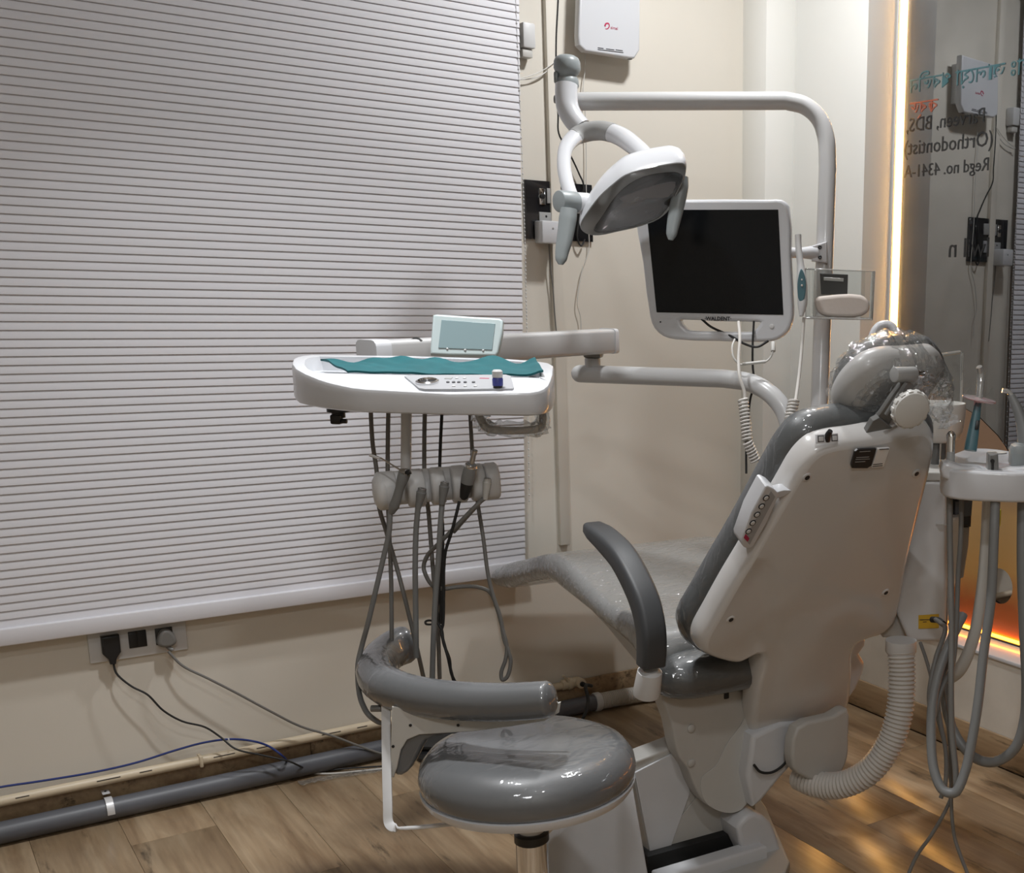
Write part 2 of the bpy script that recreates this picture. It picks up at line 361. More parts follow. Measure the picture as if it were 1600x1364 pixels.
m_bracket = mat('gray_bracket', (.20, .20, .195), .35, .3, bump=.03, bscale=120)
m_corr = mat('off_white_hose', (.60, .575, .54), .45, bump=.03, bscale=200)
m_ltr = mat('window_lettering', (.015, .016, .018), .6, bump=.01, bscale=100, alpha=.55)
m_ltr_t = mat('window_lettering_teal', (.05, .15, .17), .6, bump=.01, bscale=100, alpha=.55)
m_ltr_r = mat('window_lettering_red', (.42, .10, .05), .6, bump=.01, bscale=100, alpha=.55)
m_sw = mat('black_glass_plate', (.012, .012, .014), .14, coat=.5, bump=.006, bscale=40)

# tinted reflecting glass
m_glass = bpy.data.materials.new('tinted_mirror_glass'); m_glass.use_nodes = True; _n = m_glass.node_tree; _n.nodes.clear()
_o = _n.nodes.new('ShaderNodeOutputMaterial'); _t = _n.nodes.new('ShaderNodeBsdfTransparent'); _t.inputs[0].default_value = (.20, .21, .215, 1)
_g = _n.nodes.new('ShaderNodeBsdfGlossy'); _g.inputs['Color'].default_value = (.9, .92, .95, 1); _g.inputs['Roughness'].default_value = .006
_x = _n.nodes.new('ShaderNodeMixShader'); _x.inputs[0].default_value = .30
_tc = _n.nodes.new('ShaderNodeTexCoord'); _ns = _n.nodes.new('ShaderNodeTexNoise'); _ns.inputs['Scale'].default_value = 5; _ns.inputs['Detail'].default_value = 6
_mr = _n.nodes.new('ShaderNodeMapRange'); _mr.inputs[1].default_value = .3; _mr.inputs[2].default_value = .7; _mr.inputs[3].default_value = .27; _mr.inputs[4].default_value = .33
_n.links.new(_tc.outputs['Object'], _ns.inputs['Vector']); _n.links.new(_ns.outputs['Fac'], _mr.inputs[0]); _n.links.new(_mr.outputs[0], _x.inputs[0])
_n.links.new(_t.outputs[0], _x.inputs[1]); _n.links.new(_g.outputs[0], _x.inputs[2]); _n.links.new(_x.outputs[0], _o.inputs[0])

# gold film along the glass foot; LED glow painted into its colour by height
m_vinyl = mat('gold_film_painted_glow', (.4, .25, .1), .3, coat=.4, coat_rough=.1)
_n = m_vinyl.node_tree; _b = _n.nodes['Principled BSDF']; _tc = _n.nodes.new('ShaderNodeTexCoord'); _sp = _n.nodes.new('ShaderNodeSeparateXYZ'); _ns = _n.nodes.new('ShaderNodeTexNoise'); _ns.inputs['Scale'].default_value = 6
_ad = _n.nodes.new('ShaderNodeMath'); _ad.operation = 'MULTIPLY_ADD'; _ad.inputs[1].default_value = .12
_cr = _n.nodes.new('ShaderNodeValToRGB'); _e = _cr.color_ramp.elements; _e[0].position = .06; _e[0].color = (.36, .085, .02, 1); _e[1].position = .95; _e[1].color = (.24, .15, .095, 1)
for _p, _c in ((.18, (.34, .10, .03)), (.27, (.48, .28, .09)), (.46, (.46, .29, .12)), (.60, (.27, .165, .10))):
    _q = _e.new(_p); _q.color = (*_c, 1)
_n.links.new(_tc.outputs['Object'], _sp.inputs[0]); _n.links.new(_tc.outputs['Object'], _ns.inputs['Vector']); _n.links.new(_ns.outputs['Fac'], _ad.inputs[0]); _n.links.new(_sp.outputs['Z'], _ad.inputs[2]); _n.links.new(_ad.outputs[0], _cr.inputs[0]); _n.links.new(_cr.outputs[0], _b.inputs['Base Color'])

# ================================================================== ROOM
XB, XG, YJ = 2.617, 2.77, -0.512      # right wall face, glass plane, jamb
XL, YF = -2.2, -5.2
ZS = 0.345                             # sill height
fl = struct('floor', box2((XL - .1, YF - .1, -.08), (4.3, .1, -.006), 0), m_grout)
pw, plen, gap = .2, 1.2, .0007
pl_me = {}
k = 0
for ix in range(int((XB + .02 - (-1.4)) / pw) + 1):
    x0 = -1.4 + ix * pw; x1 = min(x0 + pw, XB)
    if x1 - x0 < .02: continue
    y1 = 0.0; y = -(ix * .43 % plen) 
    seams = [0.0] + [s for s in np.arange(y if y < -0.02 else y - plen, -3.4, -plen)] + [-3.5]
    for a, b in zip(seams[:-1], seams[1:]):
        if a - b < .03: continue
        p = build('plank', box2((x0 + gap / 2, b + gap / 2, -.008), (x1 - gap / 2, a - gap / 2, rnd.uniform(-.0002, .0002)), .0005), m_plank, fl)
struct('ceiling', box2((XL - .1, YF - .1, ZC), (4.3, .1, ZC + .08), 0), m_ceil)
struct('wall_back', box2((XL - .1, 0, -.05), (XB + .1, .1, ZC), 0), m_wall)
struct('wall_left', box2((XL - .1, YF, -.05), (XL, 0, ZC), 0), m_wall)
struct('wall_front', box2((XL - .1, YF - .1, -.05), (4.3, YF, ZC), 0), m_wall)
wr = M(); wr.join(box2((XB, YJ, -.05), (XG + .05, 0, ZC), 0))
struct('wall_right', wr, m_wall2)
dd = M(); dd.join(box2((XB, YF, -.05), (XG + .03, YJ, ZS - .012), 0)); dd_o = struct('trim_1', dd, m_dado)
struct('trim_2', box2((XB - .006, YF, ZS - .012), (XG + .03, YJ, ZS), .002), m_white)
struct('trim_3', box2((2.495, -.135, .0), (XB + .002, .002, ZC), .003), m_wall2)
struct('wall_outer', box2((4.2, YF, -.05), (4.3, .1, ZC), 0), mat('corridor_gray', (.22, .22, .22), .7, bump=.05, bscale=40))
# skirting of wood-look tile, piece by piece
sk = struct('baseboard_back', box2((XL, -.006, 0), (2.495, .0, .098), 0), m_grout)
xs = [XL, -1.3, -.1, .92, 1.52, 2.494]
for a, b in zip(xs[:-1], xs[1:]): build('plank', box2((a + .001, -.012, .001), (b - .001, -.002, .100), .001), m_skirt, sk)
sk = struct('baseboard_right', box2((XB - .006, YF, 0), (XB, -.135, .098), 0), m_grout)
ys = [-.136, -.75, -1.35, -2.55, -3.75, YF]
for a, b in zip(ys[:-1], ys[1:]): build('plank', box2((XB - .012, b + .001, .001), (XB - .002, a - .001, .100), .001), m_skirt, sk)

# window_1: tinted glass partition with gold film and lettering
win = struct('window_1', box2((XG - .004, YF, ZS), (XG + .004, YJ, ZC), 0), m_glass)
# reversed lettering, read from the other side
def glass_text(body, px, py, hgt, width, mt):
    P = onX(px, py, XG - .006)
    build('lettering', text_mesh(body, (XG - .0055, P[1], P[2]), (0, 1, 0), (0, 0, 1), hgt, 'RIGHT', .0004, 0, width), mt, win)
glass_text('Parveen, BDS,', 1415, 207, .062, None, m_ltr)
glass_text('(Orthodontist)', 1411, 243, .066, None, m_ltr)
glass_text('Regd no. 4341-A', 1412, 278, .056, None, m_ltr)
glass_text('ডাঃ আলেয়া পৰভীন', 1420, 146, .066, None, m_ltr_t)
glass_text('কৰ্ড', 1421, 180, .06, .13, m_ltr_r)
glass_text('lwil n', 1480, 402, .085, None, m_ltr)
# gold film: curved top edge, round hole
tp = [onX(*p, XG)[1:] for p in ((1440, 597), (1455, 613), (1488, 625), (1532, 652), (1560, 680), (1572, 696))]
tp = [(YJ - .03, 1.20)] + [(a, b) for a, b in tp] + [(-1.13, .88), (-1.3, .72), (-1.6, .62), (-2.2, .58), (-3.2, .56)]
outl = [(float(a), float(b)) for a, b in tp] + [(-3.2, ZS + .012), (YJ - .03, ZS + .012)]
hole = [(-1.063 + .0555 * math.cos(t), .519 + .058 * math.sin(t)) for t in np.linspace(0, 2 * math.pi, 32, endpoint=False)]
build('gold_film', prism([[(a, b - .345) for a, b in outl], [(a, b - .345) for a, b in hole]], (XG - .0075, 0, .345), (0, 1, 0), (0, 0, 1), 0, .0015), m_vinyl, win)
# the round hole in the film looks onto a small mirror disc
build('mirror_disc', prism([(a, b) for a, b in hole], (XG - .007, 0, 0), (0, 1, 0), (0, 0, 1), 0, .001), mat('mirror', (.8, .8, .82), .02, 1.0, bump=.002, bscale=20), win)
# LED strips
ls = thing('led_strip', 'glowing warm white LED strip standing upright in the corner beside the glass', 'light strip', (XG - .02, YJ - .008, ZS))
build('profile', box2((XG - .030, YJ - .004, ZS), (XG - .005, YJ, ZC - .01), .001), m_alu, ls)
build('diffuser', box2((XG - .015, YJ - .010, ZS + .01), (XG - .0042, YJ - .003, ZC - .02), .001), m_led, ls)
ls = thing('led_strip', 'glowing amber LED strip lying along the sill under the glass', 'light strip', (XG - .012, -1.9, ZS))
build('profile', box2((XG - .026, -3.2, ZS), (XG - .008, YJ - .03, ZS + .006), .001), m_black, ls)
build('diffuser', box2((XG - .022, -3.19, ZS + .006), (XG - .009, YJ - .035, ZS + .014), .002), m_led2, ls)
# ceiling lamps
for i, (x, y) in enumerate(((2.0, -.85), (.8, -1.2), (.6, -2.9))):
    t = thing('ceiling_lamp', ('round white ceiling downlight nearest the glass corner', 'round white ceiling downlight above the tray arm', 'round white ceiling downlight behind the camera')[i], 'lamp', (x, y, ZC), 'round ceiling downlights')
    build('rim', lathe([(.10, 0), (.10, -.006), (.085, -.012), (.085, 0)], (x, y, ZC), n=28), m_alu, t)

t = thing('fill_panel', 'added square white fill light panel behind the camera, out of view', 'lamp', (-.4, -4.2, ZC - .01))  # unseen body for the added fill light
build('frame', prism([[(-.31, -.31), (.31, -.31), (.31, .31), (-.31, .31)], [(-.295, -.295), (.295, -.295), (.295, .295), (-.295, .295)]], (-.4, -4.2, ZC - .008), (1, 0, 0), (0, 1, 0), -.008, .008, .002), m_alu, t)

# ================================================================== BLIND
bl = thing('window_blind', 'large pale lavender horizontal slat blind covering the back wall', 'blind', (.5, -.03, .515))
pitch = .021; x_l = -1.0
def slat_mesh():
    pr = [(0.000, pitch + .003), (-.002, pitch + .001), (-.0040, pitch * .7), (-.0056, pitch * .28), (-.0060, .0012), (-.0052, .0), (-.0030, .0012), (-.002, pitch * .6)]
    w = 1.655 - x_l; v = []; f = []; n = len(pr)
    for x in (0, w): v += [(x, a, b) for a, b in pr]
    for i in range(n): f.append((i, (i + 1) % n, n + (i + 1) % n, n + i))
    f.append(tuple(range(n))); f.append(tuple(range(n, 2 * n))[::-1])
    return M().add(v, f)
zb = .557; nsl = int((2.62 - zb) / pitch)
s0 = None
for i in range(nsl):
    z = zb + i * pitch; dx = (z - 1.45) * .0255 - .018
    if s0 is None:
        s0 = build('slat', slat_mesh(), m_blind, bl, 25); me = s0.data
        # mesh verts were shifted by the parent's origin; undo so that location places the slat
        o_ = A(*bl['_o']); 
        for v in me.vertices: v.co = Vector(tuple(np.array(v.co) + o_))
        o = s0
    else:
        o = s0.copy(); COL.objects.link(o); o.parent = bl
    o.location = (x_l + dx - bl['_o'][0], -.034 - bl['_o'][1], z - bl['_o'][2])
build('bottom_rail', rbox((.311 + .0, -.045, .536), (2.60, .022, .044), None, .004), m_blind, bl)
build('head_rail', box2((x_l, -.075, 2.62), (1.67, -.02, 2.68), .004), m_white2, bl)
P = [onY(*q, -.04) for q in ((817, 280), (819, 340), (821, 400), (822, 460), (823, 500))]
P = [A(P[0][0] - .006, -.04, 2.6)] + P + [A(P[-1][0] - .012, -.04, .75)]
L = spline(P, 30); ch = M(); acc = 0; last = L[0]
ch.join(tube([P[0]] + P[1:], .0008, 5, sub=4))
for q in L:
    if np.linalg.norm(q - last) > .010:
        last = q
        if q[2] < 2.25: ch.join(lathe([(.0006, -.0028), (.0026, -.0012), (.0026, .0012), (.0006, .0028)], q, n=6))
ch_o = build('bead_chain', ch, m_white2, bl); ch_o['kind'] = 'stuff'

# ================================================================== WALL FITTINGS
# cable trunking
build('trunking', box2((1.752, -.020, .585), (1.786, .0, 2.88), .002), m_wall, None)
tag(bpy.data.objects['trunking'], 'slim cream cable trunking running down the wall beside the blind', 'trunking')
# router box: plate with rounded corners
o = A(1.958, -.062, 2.235); sx = A(1, .02, 0); 
rt = thing('wifi_router', 'white wall mounted router box with a red logo above the switch plate', 'router', (1.958, -.03, 2.12))
q = unproj2([(907, -30), (1001, -18), (1000, 78), (992, 91), (985, 91), (915, 80), (905, 70), (904, 55)], (1.9, -.075, 2.2), (1, 0, 0), (0, 0, 1))
q = [(a, b) for a, b in q]
cxr = sum(a for a, b in q) / len(q)
build('case', prism(q, (1.9, -.075, 2.2), (1, 0, 0), (0, 0, 1), -.033, .0, .006), m_white, rt)
build('wall_plate', box2((1.90, -.043, 2.17), (2.03, 0, 2.32), .004), m_white2, rt)
def rpt(px, py, y=-.0755): return onY(px, py, y)
# logo: a red hooked swoosh
sw = [rpt(*p) for p in ((945, 41), (947, 37), (951, 37), (952, 41), (949, 45), (946, 45))]
build('logo', sweep(spline(sw, 6), rrect(.0036, .0008, .0003, 1), fixed=(0, 1, 0), scale=[1.5 * (1 - .6 * i / 30) for i in range(31)]), m_red, rt, label='red swoosh logo')
P = rpt(954, 45); build('logo_text', text_mesh('airtel', P, (1, 0, 0), (0, 0, 1), .0125, 'LEFT', .0003), m_red, rt)
for (a, b, c, d) in ((934, 74.6, 943, 75.8), (947, 76.3, 960, 78), (962, 77.8, 973, 79.3), (934, 77.3, 974, 82.2)):
    pa, pb = rpt(a, b), rpt(c, d); build('small_print', rbox((pa + pb) / 2, (np.linalg.norm(pb - pa), .0006, .0022), (pb - pa, (0, 1, 0), np.cross(pb - pa, (0, 1, 0))), 0), m_dark, rt)
build('port', rbox(rpt(984, 91.5, -.06), (.012, .012, .006), None, .001), m_black, rt)
# small white box at blind edge
q = thing('junction_box', 'small white wall box half hidden by the blind edge near the ceiling', 'wall box', (1.66, -.02, 2.10))
a, b = onY(838, 36, -.05), onY(838, 76, -.05)
build('cover', box2((1.664, -.045, b[2]), (a[0], -.001, a[2]), .006), m_white2, q)
build('plug', box2((1.664, -.036, b[2] - .026), (a[0] - .006, -.004, b[2] - .001), .005), m_offw, q)
# switch plate
sp = thing('switch_plate', 'black glass switch plate with two rows of modules behind the lamp', 'switch plate', (1.80, -.006, 1.555))
a, b = onY(819, 280, -.012), onY(823, 373, -.012); x0 = (a[0] + b[0]) / 2; x1 = onY(927, 373, -.012)[0]
build('plate', rbox(((x0 + x1) / 2, -.006, (a[2] + b[2]) / 2), (x1 - x0, .012, a[2] - b[2]), None, .002), m_sw, sp)
for (px0, py0, px1, py1, mt) in ((842, 294, 852, 320, m_chrome), (854, 294, 890, 320, m_lightgray), (842, 331, 864, 357, m_lightgray), (866, 331, 890, 357, m_grayp)):
    pa, pb = onY(px0, py0, -.014), onY(px1, py1, -.014)
    build('module', rbox(((pa[0] + pb[0]) / 2, -.014, (pa[2] + pb[2]) / 2), (pb[0] - pa[0], .006, pa[2] - pb[2]), None, .0012), mt, sp)
P = onY(847, 307, -.019); build('knob', cyl(A(P[0], -.017, P[2]), A(P[0], -.026, P[2]), .008, 16), m_black, sp)
P = onY(854, 338, -.019); build('socket_hole', cyl(A(P[0], -.0165, P[2]), A(P[0], -.018, P[2]), .0035, 10), m_black, sp)
# charger
pa, pb = onY(847, 344, -.075), onY(872, 381, -.075)
c = thing('charger', 'white block charger plugged into the black switch plate', 'charger', ((pa[0] + pb[0]) / 2, -.04, pb[2]))
build('body', rbox(((pa[0] + pb[0]) / 2 + .006, -.046, (pa[2] + pb[2]) / 2), (pb[0] - pa[0] + .012, .058, pa[2] - pb[2]), None, .006), m_white, c)
build('indicator', cyl(A(pa[0] + .036, -.0745, (pa[2] + pb[2]) / 2 + .012), A(pa[0] + .036, -.0765, (pa[2] + pb[2]) / 2 + .012), .003, 10), m_lightgray, c)
Y0 = lambda pts, y: [onY(*p, y) for p in pts]
def cable(name, pts, r, mt, label, cat='cable', n=8, sub=6, group=None):
    return tag(build(name, tube(pts, r, n, sub=sub), mt), label, cat, group)
cable('charger_cable', Y0([(858, 381), (859, 400), (861, 425), (864, 450), (866, 480), (868, 505), (871, 540)], -.02), .0022, m_gray, 'thin dark cable hanging down from the white charger')
cable('antenna_cable', Y0([(873, -20), (871, 20), (869, 60), (869, 120), (872, 180), (873, 208), (890, 240), (905, 272), (912, 290), (905, 340), (902, 372), (908, 384), (914, 374)], -.02), .0028, m_rubber, 'black cable running down from the ceiling behind the lamp')
cable('router_wire', Y0([(915, 84), (914, 110), (911, 140), (914, 170), (916, 240), (916, 300), (919, 350), (920, 390), (910, 420), (906, 440), (902, 475), (907, 495), (908, 530)], -.014), .0016, m_offw, 'thin pale wire dangling from the router to below the switch plate')
cable('router_wire', Y0([(872, 96), (862, 104), (848, 116), (830, 123), (812, 124)], -.016), .0016, m_offw, 'thin pale wire looping from the blind edge past the trunking, lower strand')
cable('router_wire', Y0([(872, 92), (856, 105), (838, 115), (812, 123)], -.026), .0013, m_offw, 'thin pale wire looping from the blind edge past the trunking, upper strand')
# sockets below the blind
sk = thing('socket_plate', 'white wall socket plate below the blind with three black modules', 'socket', (.50, -.008, .42))
build('plate', rbox((.5045, -.006, .464), (.233, .012, .083), None, .003), m_white2, sk)
for (a, b, c_, d) in ((156, 992, 188, 1018), (199, 985, 231, 1012), (241, 980, 272, 1007)):
    pa, pb = onY(a, b, -.014), onY(c_, d, -.014)
    build('module', rbox(((pa[0] + pb[0]) / 2, -.013, (pa[2] + pb[2]) / 2), (abs(pb[0] - pa[0]) - .001, .005, .046), None, .0012), m_black, sk)
    if a == 199: build('switch_rocker', rbox(((pa[0] + pb[0]) / 2 - .011, -.0165, (pa[2] + pb[2]) / 2), (.021, .004, .042), None, .001), m_black, sk)
def plug(name, px, py, mt, w, h, label, shape):
    P = onY(px, py, -.02); t = thing(name, label, 'plug', (P[0], -.02, P[2] - h / 2))
    if shape == 'flat':
        ol = [(-w / 2, h * .5), (w / 2, h * .5), (w / 2, -h * .1), (w * .22, -h * .32), (w * .16, -h * .5), (-w * .16, -h * .5), (-w * .22, -h * .32), (-w / 2, -h * .1)]
        build('body', prism(ol, (P[0], -.016, P[2]), (1, 0, 0), (0, 0, 1), 0, .022, .004), mt, t)
    else:
        ol = sm2([(-w * .2, h * .5), (w * .2, h * .48), (w * .48, h * .05), (w * .5, -h * .3), (w * .25, -h * .5), (-w * .25, -h * .5), (-w * .5, -h * .3), (-w * .45, h * .05)])
        build('body', prism(ol, (P[0], -.016, P[2]), (1, 0, 0), (0, 0, 1), 0, .030, .008), mt, t)
        build('strain_relief', tube([P + A(0, -.012, -h * .48), P + A(.004, -.016, -h * .6), P + A(.012, -.02, -h * .75)], .0055, 10), mt, t)
plug('power_plug', 173, 1014, m_black, .042, .078, 'flat black plug in the left socket of the white plate', 'flat')
plug('power_plug', 258, 995, m_gray, .045, .047, 'rounded gray plug in the right socket of the white plate', 'round')
cable('power_cable', [onY(177, 1036, -.03), onY(182, 1052, -.035), onY(205, 1072, -.045), onY(230, 1085, -.055), onY(255, 1110, -.06), onY(285, 1127, -.06), onY(320, 1136, -.06), onY(345, 1152, -.065), onY(368, 1170, -.10), onY(410, 1180, -.112), onY(450, 1189, -.125), onZ(490, 1204, .014), onZ(550, 1200, .008), onZ(620, 1196, .008)], .0027, m_rubber, 'thin black power cable drooping from the left socket to the floor')
cable('power_cable', [onY(263, 1018, -.04), onY(285, 1040, -.05), onY(325, 1060, -.06), (onY(370, 1083, -.065)), onY(420, 1110, -.07), onY(470, 1135, -.07), onY(520, 1150, -.08), onY(560, 1165, -.09), onZ(600, 1178, .03), onZ(640, 1180, .02)], .0036, m_gray, 'gray power cable sloping from the right socket down to the gray pipe')
# pipes along the wall
xe = 1.80
pp = thing('water_pipe', 'cream plastic water pipe lying along the top of the skirting', 'pipe', (.2, -.027, .087))
build('pipe', cyl(A(-1.6, -.0285, .1), A(1.735, -.0285, .1), .0135, 14, .05), m_pipe, pp)
for x in (.62, -.25): build('pipe_clip', rbox((x, -.030, .1), (.010, .032, .034), None, .004), m_pipe, pp)
for i in range(14):
    x = -.2 + i * .098 + rnd.uniform(-.01, .01)
    if i % 3 == 2: continue
    build('ink_line', rbox((x, -.0412, .1052), (.055 if i % 3 == 0 else .03, .0012, .0022), None, 0), m_dark, pp)
vb = thing('stop_valve', 'cream plastic stop valve at the end of the water pipe', 'valve', (1.76, -.03, .09))
build('body', cyl(A(1.735, -.0285, .102), A(1.80, -.0285, .104), .018, 16), m_pipe, vb)
build('collar', cyl(A(1.757, -.0285, .103), A(1.772, -.0285, .103), .0215, 16), m_pipe, vb)
build('lever', tube([A(1.752, -.04, .112), A(1.742, -.046, .13), A(1.730, -.05, .142)], .004, 8), m_pipe, vb)
build('outlet', cyl(A(1.795, -.028, .104), A(1.795, -.062, .104), .017, 16), m_pipe, vb)
build('nut', cyl(A(1.795, -.060, .104), A(1.795, -.070, .104), .009, 10), m_rubber, vb)
vp = A(1.795, -.068, .104)
cable('inlet_hose', [vp, vp + A(.015, -.03, .0), onY(915, 1072, -.14), onY(919, 1095, -.2), onY(912, 1120, -.26), onZ(898, 1138, .02), onZ(870, 1150, .012), onZ(830, 1160, .012)], .006, m_rubber, 'short black hose curving from the stop valve to the floor', 'hose', 10)
gp = thing('drain_pipe', 'thick gray drain pipe lying on the floor along the wall', 'pipe', (.3, -.05, 0))
build('pipe', cyl(A(-1.6, -.068, .031), A(1.842, -.068, .031), .0290, 18, .04), m_gpipe, gp)
cl = build('pipe_clamp', sweep([A(.385, -.068 + .0325 * math.cos(t), .031 + .0325 * math.sin(t)) for t in np.linspace(-.3, math.pi * 1.05, 14)], rrect(.0015, .018, .0006, 1), fixed=(1, 0, 0)), m_alu, gp)
build('clamp_ear', rbox((.385, -.030, .066), (.018, .030, .003), None, .001), m_alu, gp)
build('screw', cyl(A(.385, -.030, .067), A(.385, -.030, .070), .003, 8), m_black, gp)
# blue data cable
cable('data_cable', [onY(-30, 1237, -.03), onY(0, 1230, -.03), onY(60, 1221, -.03), onY(150, 1206, -.03), onY(215, 1191, -.03), onY(275, 1172, -.04), onY(320, 1160, -.045), onY(360, 1155, -.05), onY(395, 1158, -.055), onY(420, 1166, -.09), onY(440, 1180, -.115), onZ(452, 1194, .03)], .0032, m_blue, 'blue data cable draped over the cream pipe')
P = onY(357, 1156, -.05); tag(build('cable_tie', rbox(P, (.004, .009, .009), None, .001), m_white2), 'tiny white tie around the blue cable', 'cable tie')
cable('floor_cable', [onZ(452, 1192, .02), onZ(480, 1206, .006), onZ(510, 1209, .004), onZ(560, 1205, .004), onZ(610, 1199, .004), onZ(640, 1190, .004)], .0032, m_offw, 'pale cable lying on the floor beside the gray pipe')
for pts, lb in (([(465, 1222), (500, 1214), (545, 1207), (590, 1200)], 'crumpled strip of clear film lying on the floor along the pipe'),):
    v = []; f = []
    L = spline([onZ(*p, .004) for p in pts], 8)
    for i, p in enumerate(L):
        for j in range(4): v.append(p + A(.0, -.012 * j, .004 * rnd.rand()))
    for i in range(len(L) - 1):
        for j in range(3): f.append((i * 4 + j, i * 4 + j + 1, i * 4 + 5 + j, i * 4 + 4 + j))
    tag(build('film_strip', M().add(v, f), m_film), lb, 'plastic film')
P = [A(1.838, -.0475, .031), onZ(950, 1098, .03), onZ(1000, 1094, .03), onZ(1040, 1095, .03), onZ(1090, 1100, .03), onZ(1130, 1112, .04)]
P = [A(1.838, -.068, .031), A(1.95, -.078, .031), A(2.06, -.10, .031), A(2.14, -.14, .031), A(2.18, -.25, .031), A(2.18, -.4, .04)]
dh = thing('drain_hose', 'white ribbed drain hose joined to the gray pipe near the skirting', 'hose', (1.95, -.06, 0))
build('hose', corrugated(P, .0295, .0065, .10, 18), m_corr, dh)
build('cuff', cyl(A(1.834, -.068, .031), A(1.858, -.069, .031), .0335, 18), m_white2, dh)

# ================================================================== DENTAL CHAIR
ph = math.radians(4); U = A(math.cos(ph), -math.sin(ph), 0); V = A(math.sin(ph), math.cos(ph), 0); OB = A(1.626, -1.45, .604)
def CH(u, v, z): return A(OB[0], OB[1], 0) + U * u + V * v + UP * z
th = math.radians(30); Wb = UP * math.cos(th) - V * math.sin(th); Nb = np.cross(U, Wb)    # back plane; Nb points out of the back
dc = thing('dental_chair', 'reclined dental chair with white back shell and gray film-wrapped cushions', 'dental chair', CH(0, .4, 0))
shell = [(1083, 1003), (1084, 985), (1105, 945), (1130, 900), (1160, 850), (1190, 797), (1218, 748), (1242, 708), (1265, 686), (1292, 676), (1340, 672), (1395, 662), (1425, 655), (1445, 658), (1457, 672), (1459, 692), (1454, 722), (1438, 788), (1416, 878), (1404, 945), (1396, 968), (1375, 988), (1337, 1003), (1331, 1050), (1326, 1095), (1318, 1115), (1300, 1127), (1240, 1148), (1196, 1164), (1178, 1167), (1168, 1155), (1167, 1120), (1172, 1070), (1180, 1018), (1150, 1031), (1120, 1027), (1095, 1017)]
sh2 = []
for i_, p_ in enumerate(shell):
    h_ = -.036 if i_ < 10 else (-.030 if i_ < 14 else -.018)
    if i_ > len(shell) - 8: h_ = -.022
    sh2 += [tuple(np.array(q_) ) for q_ in [(float(np.dot(onP(p_[0], p_[1], OB + Nb * h_, Nb) - OB, U)), float(np.dot(onP(p_[0], p_[1], OB + Nb * h_, Nb) - OB, Wb)))]]
from mathutils.geometry import delaunay_2d_cdt
def cap_fill(lp, o, ux, uy, uz, h, hfun=None, step=.022):
    n = len(lp); X = A(*[p[0] for p in lp]); Y = A(*[p[1] for p in lp])
    pts = [Vector((float(p[0]), float(p[1]))) for p in lp]
    seg = list(zip(range(n), [(i + 1) % n for i in range(n)]))
    gx = np.arange(X.min() + step / 2, X.max(), step); gy = np.arange(Y.min() + step / 2, Y.max(), step)
    for x in gx:
        for y in gy:
            if np.min((X - x) ** 2 + (Y - y) ** 2) < (step * .5) ** 2: continue
            inside = False; j = n - 1
            for i in range(n):
                if (Y[i] > y) != (Y[j] > y) and x < (X[j] - X[i]) * (y - Y[i]) / (Y[j] - Y[i]) + X[i]: inside = not inside
                j = i
            if inside: pts.append(Vector((float(x), float(y))))
    V2, E2, F2, _a, _b2, _c = delaunay_2d_cdt(pts, seg, [], 1, 1e-6)
    v = [o + ux * p.x + uy * p.y + uz * (h + (hfun(p.x, p.y, min(np.sqrt((X - p.x) ** 2 + (Y - p.y) ** 2))) if hfun else 0)) for p in V2]
    return M().add(v, [tuple(q) for q in F2])
def even(loop, step):
    P = [A(*p) for p in loop]; P.append(P[0]); L = np.cumsum([0] + [np.linalg.norm(P[i + 1] - P[i]) for i in range(len(P) - 1)])
    k = int(L[-1] / step); t = np.linspace(0, L[-1], k, endpoint=False)
    return [(float(np.interp(q, L, [p[0] for p in P])), float(np.interp(q, L, [p[1] for p in P]))) for q in t]
def dome(loop, o, ux, uy, levels, hfun=None):
    """stack of inset copies of an outline: levels = (inset, height)"""
    P = [A(*p) for p in loop]; n = len(P)
    area2 = sum(P[i][0] * P[(i + 1) % n][1] - P[(i + 1) % n][0] * P[i][1] for i in range(n)); sg = 1 if area2 > 0 else -1
    nr = []
    for i in range(n):
        a = nrm(P[i] - P[i - 1]); b = nrm(P[(i + 1) % n] - P[i]); na = A(-a[1], a[0]) * sg; nb = A(-b[1], b[0]) * sg
        q = nrm(na + nb); nr.append(q / max(.5, np.dot(q, na)))
    ux = nrm(ux); uy = nrm(uy); uz = np.cross(ux, uy); o = np.array(o, float); v = []; f = []
    for ins, h in levels:
        for p, q in zip(P, nr):
            r = p + q * ins; v.append(o + ux * r[0] + uy * r[1] + uz * h)
    for l in range(len(levels) - 1):
        for i in range(n): f.append((l * n + i, l * n + (i + 1) % n, (l + 1) * n + (i + 1) % n, (l + 1) * n + i))
    m = M().add(v, f)
    m.f.append(tuple(range(n))[::-1])
    ins, h = levels[-1]; lp2 = [p + q * ins for p, q in zip(P, nr)]
    m.join(cap_fill(lp2, o, ux, uy, uz, h, hfun))
    return m
sh_s = even(sm2(sh2, 4), .011)
_cr = [onP(p[0], p[1], OB, Nb) - OB for p in ((1120, 862), (1165, 858), (1192, 868), (1206, 900), (1208, 945), (1200, 1000), (1186, 1060), (1180, 1160))]
_cr = [(float(np.dot(q, U)), float(np.dot(q, Wb))) for q in _cr]; _cl = spline([A(*q) for q in _cr], 6)
